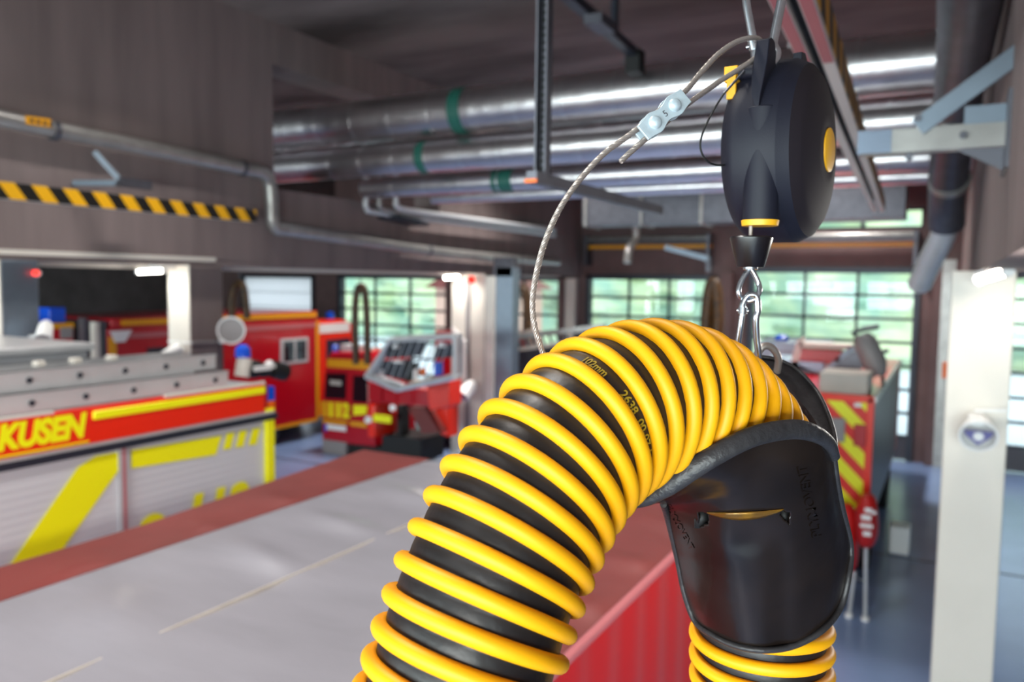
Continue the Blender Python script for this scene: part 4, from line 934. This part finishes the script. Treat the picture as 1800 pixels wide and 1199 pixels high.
m = MB(); m.lathe([(-.003, .0), (-.003, .0190), (.003, .0200), (.0035, .0186), (.0035, 0)], bl(bu, bv, -.0865), W_, ylplast, 48); o = m.build('outlet_ring', bal); o['label'] = 'yellow ring round the cable outlet'
def obox(mb, c, du, dv, dw, mt, ax=(A_, V_, W_)):
    c = Vector(c); vs = [c + ax[0] * (a * du) + ax[1] * (b * dv) + ax[2] * (d * dw) for d in (-1, 1) for a, b in ((-1, -1), (1, -1), (1, 1), (-1, 1))]
    mb.add(vs, [(0, 3, 2, 1), (4, 5, 6, 7), (0, 1, 5, 4), (1, 2, 6, 5), (2, 3, 7, 6), (3, 0, 4, 7)], mt)
m = MB(); obox(m, bl(-.036, .072, .078), .0075, .010, .0085, ylplast); obox(m, bl(-.034, .083, .065), .0052, .0022, .015, ylplast)
o = m.build('locking_plug', bal, bevel=.001); o['label'] = 'yellow plug with a hanging tab'
m = MB(); m.tube([Vector(p) for p in crom(px([(1272, 165, .86), (1252, 198, .855), (1236, 232, .85), (1231, 258, .85), (1240, 280, .855), (1258, 290, .865), (1282, 289, .88)]), 8)], .0011, blackm, 8)
m.tube([Vector(p) for p in crom(px([(1272, 165, .86), (1290, 145, .862), (1306, 128, .868), (1326, 106, .875)]), 6)], .0014, galvd, 8)
m.build('release_cord', bal)
XS = 1319; ZS = .868
top = at(1335, 410, d=.868)
m = MB(); ca = [at(1320, 396, d=.868), at(XS, 425, d=ZS)]; m.cyl(ca[0], ca[1], .0022, wire, 10); m.build('cable', bal)
c0 = at(XS, 421, d=ZS); c1 = at(XS, 470, d=ZS); h = (c0 - c1).z
m = MB(); m.lathe([(0, 0), (0, .0140), (.001, .0148), (h, .0224), (h + .0015, .0226), (h + .003, .0215), (h + .003, 0)], c1, W_, blackg, 48); o = m.build('stopper', bal); o['label'] = 'black tapered rubber stopper'
m = MB(); m.cyl(at(XS, 470, d=ZS), at(XS, 474, d=ZS), .0078, zinc, 24)
th_ = crom(px([(XS - 1, 473, ZS), (1309, 484, ZS), (1300, 502, ZS), (1299, 517, ZS), (1307, 527, ZS + .002), (1318, 529, ZS), (1329, 524, ZS - .002), (1335, 512, ZS - .002), (1334, 500, ZS), (1327, 484, ZS), (XS + 1, 473, ZS)]), 6)
m.tube(th_, .0029, zinc, 12); m.build('thimble_eye', bal)

# ---- carabiners
def carabiner(name, label, path, r, gate, hinge, loc):
    t = thing(name, label, 'carabiner', tuple(loc))
    m = MB(); m.tube(crom(px(path), 7), r, zinc, 16); m.build('body', t)
    m = MB(); g = px(gate); m.tube(crom(g, 5), r * .86, zinc, 14); m.build('gate', t)
    m = MB(); a, b = px(hinge); d = (b - a)
    m.cyl(a, b, r * 1.3, zinc, 18); mid = (a + b) / 2; e = d.cross(Vector(CAM) - mid).normalized()
    m.cyl(mid - e * r * 1.7, mid + e * r * 1.7, r * .45, zinc, 12); m.build('gate_hinge', t)
    return t
carabiner('carabiner', 'galvanised carabiner hooked through the thimble eye below the black stopper',
    [(1305, 546, .868), (1306, 533, .868), (1313, 521, .867), (1322, 518, .866), (1330, 523, .866), (1332, 545, .867), (1329, 560, .868), (1330, 590, .872), (1333, 620, .876), (1332, 645, .882), (1322, 657, .886), (1308, 652, .886), (1300, 636, .882)],
    .0037, [(1306, 546, .868), (1301, 580, .872), (1297, 612, .878), (1299, 636, .882)], [(1306, 540, .868), (1305, 552, .868)], at(1320, 600, d=.872))
carabiner('carabiner', 'large galvanised carabiner holding the spring balancer by its lug',
    [(1327, 84, .876), (1328, 100, .876), (1330, 113, .876), (1340, 122, .876), (1352, 117, .876), (1362, 106, .876), (1365, 92, .876), (1359, 78, .876), (1362, 60, .876), (1369, 25, .876), (1377, -15, .876), (1384, -60, .876), (1378, -95, .876), (1350, -112, .876), (1322, -98, .876), (1309, -60, .876), (1310, -30, .876)],
    .0052, [(1310, -30, .876), (1312, 5, .876), (1318, 40, .876), (1325, 78, .876)], [(1324, 70, .876), (1328, 88, .876)], at(1345, 60, d=.876))
# sling loop behind the hose that the lower carabiner hangs on
m = MB(); m.tube(crom(px([(1318, 655, .900), (1330, 625, .898), (1341, 610, .896), (1352, 609, .897), (1362, 617, .900), (1368, 632, .905), (1366, 655, .912)]), 7), .0042, wire, 12)
tag(m.build('rope_sling', base=tuple(at(1345, 650, d=.905))), 'short stranded sling loop emerging behind the top of the hose', 'sling')

# ---- steel safety cable
def rope(mb, path, R, lay, mt, ns=6):
    P, L = resample([np.array(p) for p in path], .0018); N = len(P)
    T = np.gradient(P, axis=0); T /= np.linalg.norm(T, axis=1)[:, None]; u = nz(np.cross(T[0], [0.3, .2, 1])); U = []
    for i in range(N): u = nz(u - T[i] * np.dot(u, T[i])); U.append(u)
    for k in range(ns):
        pp = []
        for i in range(N):
            a = 2 * PI * (k / ns + i * L / (N - 1) / lay); w = np.cross(T[i], U[i])
            pp.append(Vector(P[i] + (U[i] * math.cos(a) + w * math.sin(a)) * R * .62))
        mb.tube(pp, R * .40, mt, 7)
cab = thing('safety_cable', 'twisted steel safety cable curving from the balancer carabiner down to the hose', 'steel cable', tuple(at(955, 640, d=.74)))
m = MB()
rope(m, crom(px([(985, 690, .76), (962, 640, .745), (948, 603, .738), (939, 570, .735), (936, 530, .735), (943, 480, .737), (958, 425, .74), (984, 367, .745), (1020, 315, .752), (1062, 270, .76), (1103, 240, .768), (1135, 215, .775), (1170, 186, .785),
                 (1205, 160, .80), (1232, 128, .815), (1262, 96, .83), (1292, 75, .845), (1318, 67, .857), (1335, 70, .872), (1341, 84, .882), (1330, 100, .866), (1305, 118, .85), (1270, 140, .835), (1235, 164, .815), (1205, 186, .80), (1172, 214, .785), (1140, 240, .775), (1108, 268, .768), (1091, 284, .765)]), 8), .0029, .017, wire)
m.build('wire_rope', cab)
# rope clip: plate with scalloped sides and two dome rivets
ca_, cb_ = at(1128, 236, d=.765), at(1203, 170, d=.783)
ex = (cb_ - ca_).normalized(); L = (cb_ - ca_).length; tc = (Vector(CAM) - (ca_ + cb_) / 2).normalized(); ey = tc.cross(ex).normalized(); en = ex.cross(ey)
def sc(t):
    e = .0084
    for c in (.27, .73): e += .0024 * math.exp(-((t - c) / .13) ** 2)
    return e - .0012 * math.exp(-((t - .5) / .12) ** 2)
tt = [k / 40 for k in range(41)]
poly = [ca_ + ex * (t * L) + ey * sc(t) for t in tt] + [ca_ + ex * (t * L) - ey * sc(t) for t in tt[::-1]]
m = MB(); m.prism([p + en * .0012 for p in poly], en * .0026, zincm); m.prism([p - en * .010 for p in poly], en * .0026, zincm)
m.prism([p - en * .0075 for p in poly], en * .007, zincm) if False else None
cl = m.build('clip_plate', cab, bevel=.0005); cl['label'] = 'galvanised two-rivet rope clip'
for t in (.27, .73):
    m = MB(); o_ = ca_ + ex * (t * L) - en * .012
    m.lathe([(0, 0), (0, .0068), (.0158, .0068), (.0170, .0066), (.0190, .0054), (.0202, .0034), (.0206, 0)], o_, en, zincm, 28); m.build('rivet', cl)
m = MB(); m.text('5', .009, ca_ + ex * (L * .47) - ey * .003 + en * .0039, ex, ey, galvd, .0003); m.build('stamped_mark', cl)
# ================================================================== LIGHT
w = bpy.data.worlds.new('sky'); SC.world = w; w.use_nodes = True
bg = w.node_tree.nodes['Background']; bg.inputs[0].default_value = (.86, .93, 1, 1); bg.inputs[1].default_value = 1.3
def area(name, loc, rot, sx, sy, e, col=(1, 1, 1), spread=PI):
    L = bpy.data.lights.new(name, 'AREA'); L.shape = 'RECTANGLE'; L.size = sx; L.size_y = sy; L.energy = e; L.color = col; L.spread = spread
    o = bpy.data.objects.new(name, L); COL.objects.link(o); o.location = loc; o.rotation_euler = rot; return o
area('front_windows_daylight', (-6, -9.3, 2.6), (PI / 2, 0, 0), 26, 3.2, 3200, (.93, .965, 1))
# ceiling luminaires over the bays
for k, (x, y) in enumerate(((-2.3, -3.5), (-6.7, -3.5), (-2.3, 1.2), (-6.7, 1.2), (-2.3, 5.8), (-6.7, 5.8), (-11, 5.8), (-6.7, 14), (-2.3, 14), (-11.2, 14.8), (-2.3, 18))):
    t = thing('ceiling_light', 'white batten light under the ceiling', 'ceiling light', (x, y, 7.7), 'batten lights under the ceiling')
    m = MB(); m.box((x - .1, y - .8, 7.62), (x + .1, y + .8, 7.75), white); m.build('housing', t)
    area('batten', (x, y, 7.58), (0, 0, 0), .2, 1.5, 105 if y > 7 else 38, (1, .965, .92), 1.9)
for k, y in enumerate((-5.6, -3.8, -2.1, 3.0)):
    t = thing('beam_light', 'white batten light under the concrete beam above the truck bay edge', 'beam light', (.5, y, 4.1), 'batten lights under the concrete beam')
    m = MB(); m.box((.42, y - .7, 4.05), (.58, y + .7, 4.13), white); m.build('housing', t)
    area('beam_batten', (.48, y, 4.03), (0, .95, 0), .2, 1.3, (130, 110, 52, 28)[k], (1, .95, .88))

# ================================================================== CAMERA
cam = bpy.data.cameras.new('camera'); co = bpy.data.objects.new('camera', cam); COL.objects.link(co)
cam.sensor_width = 36; cam.lens = 36 * F / 1800; cam.clip_start = .02; cam.clip_end = 300
R_ = RM  # rows: world axes in camera coordinates (x right, y down, z forward)
co.matrix_world = Matrix([[R_[i][0], -R_[i][1], -R_[i][2], CAM[i]] for i in range(3)] + [[0, 0, 0, 1]])
cam.dof.use_dof = True; cam.dof.focus_distance = .70; cam.dof.aperture_fstop = 5.0; cam.dof.aperture_blades = 9
SC.camera = co
vs = SC.view_settings; vs.view_transform = 'Standard'; vs.look = 'None'; vs.exposure = 1.08; vs.gamma = 1; vs.use_curve_mapping = False
SC.cycles.use_denoising = True; SC.cycles.max_bounces = 8; SC.cycles.transparent_max_bounces = 12; SC.cycles.sample_clamp_indirect = 4
for o in bpy.data.objects:
    if '_base' in o: del o['_base']
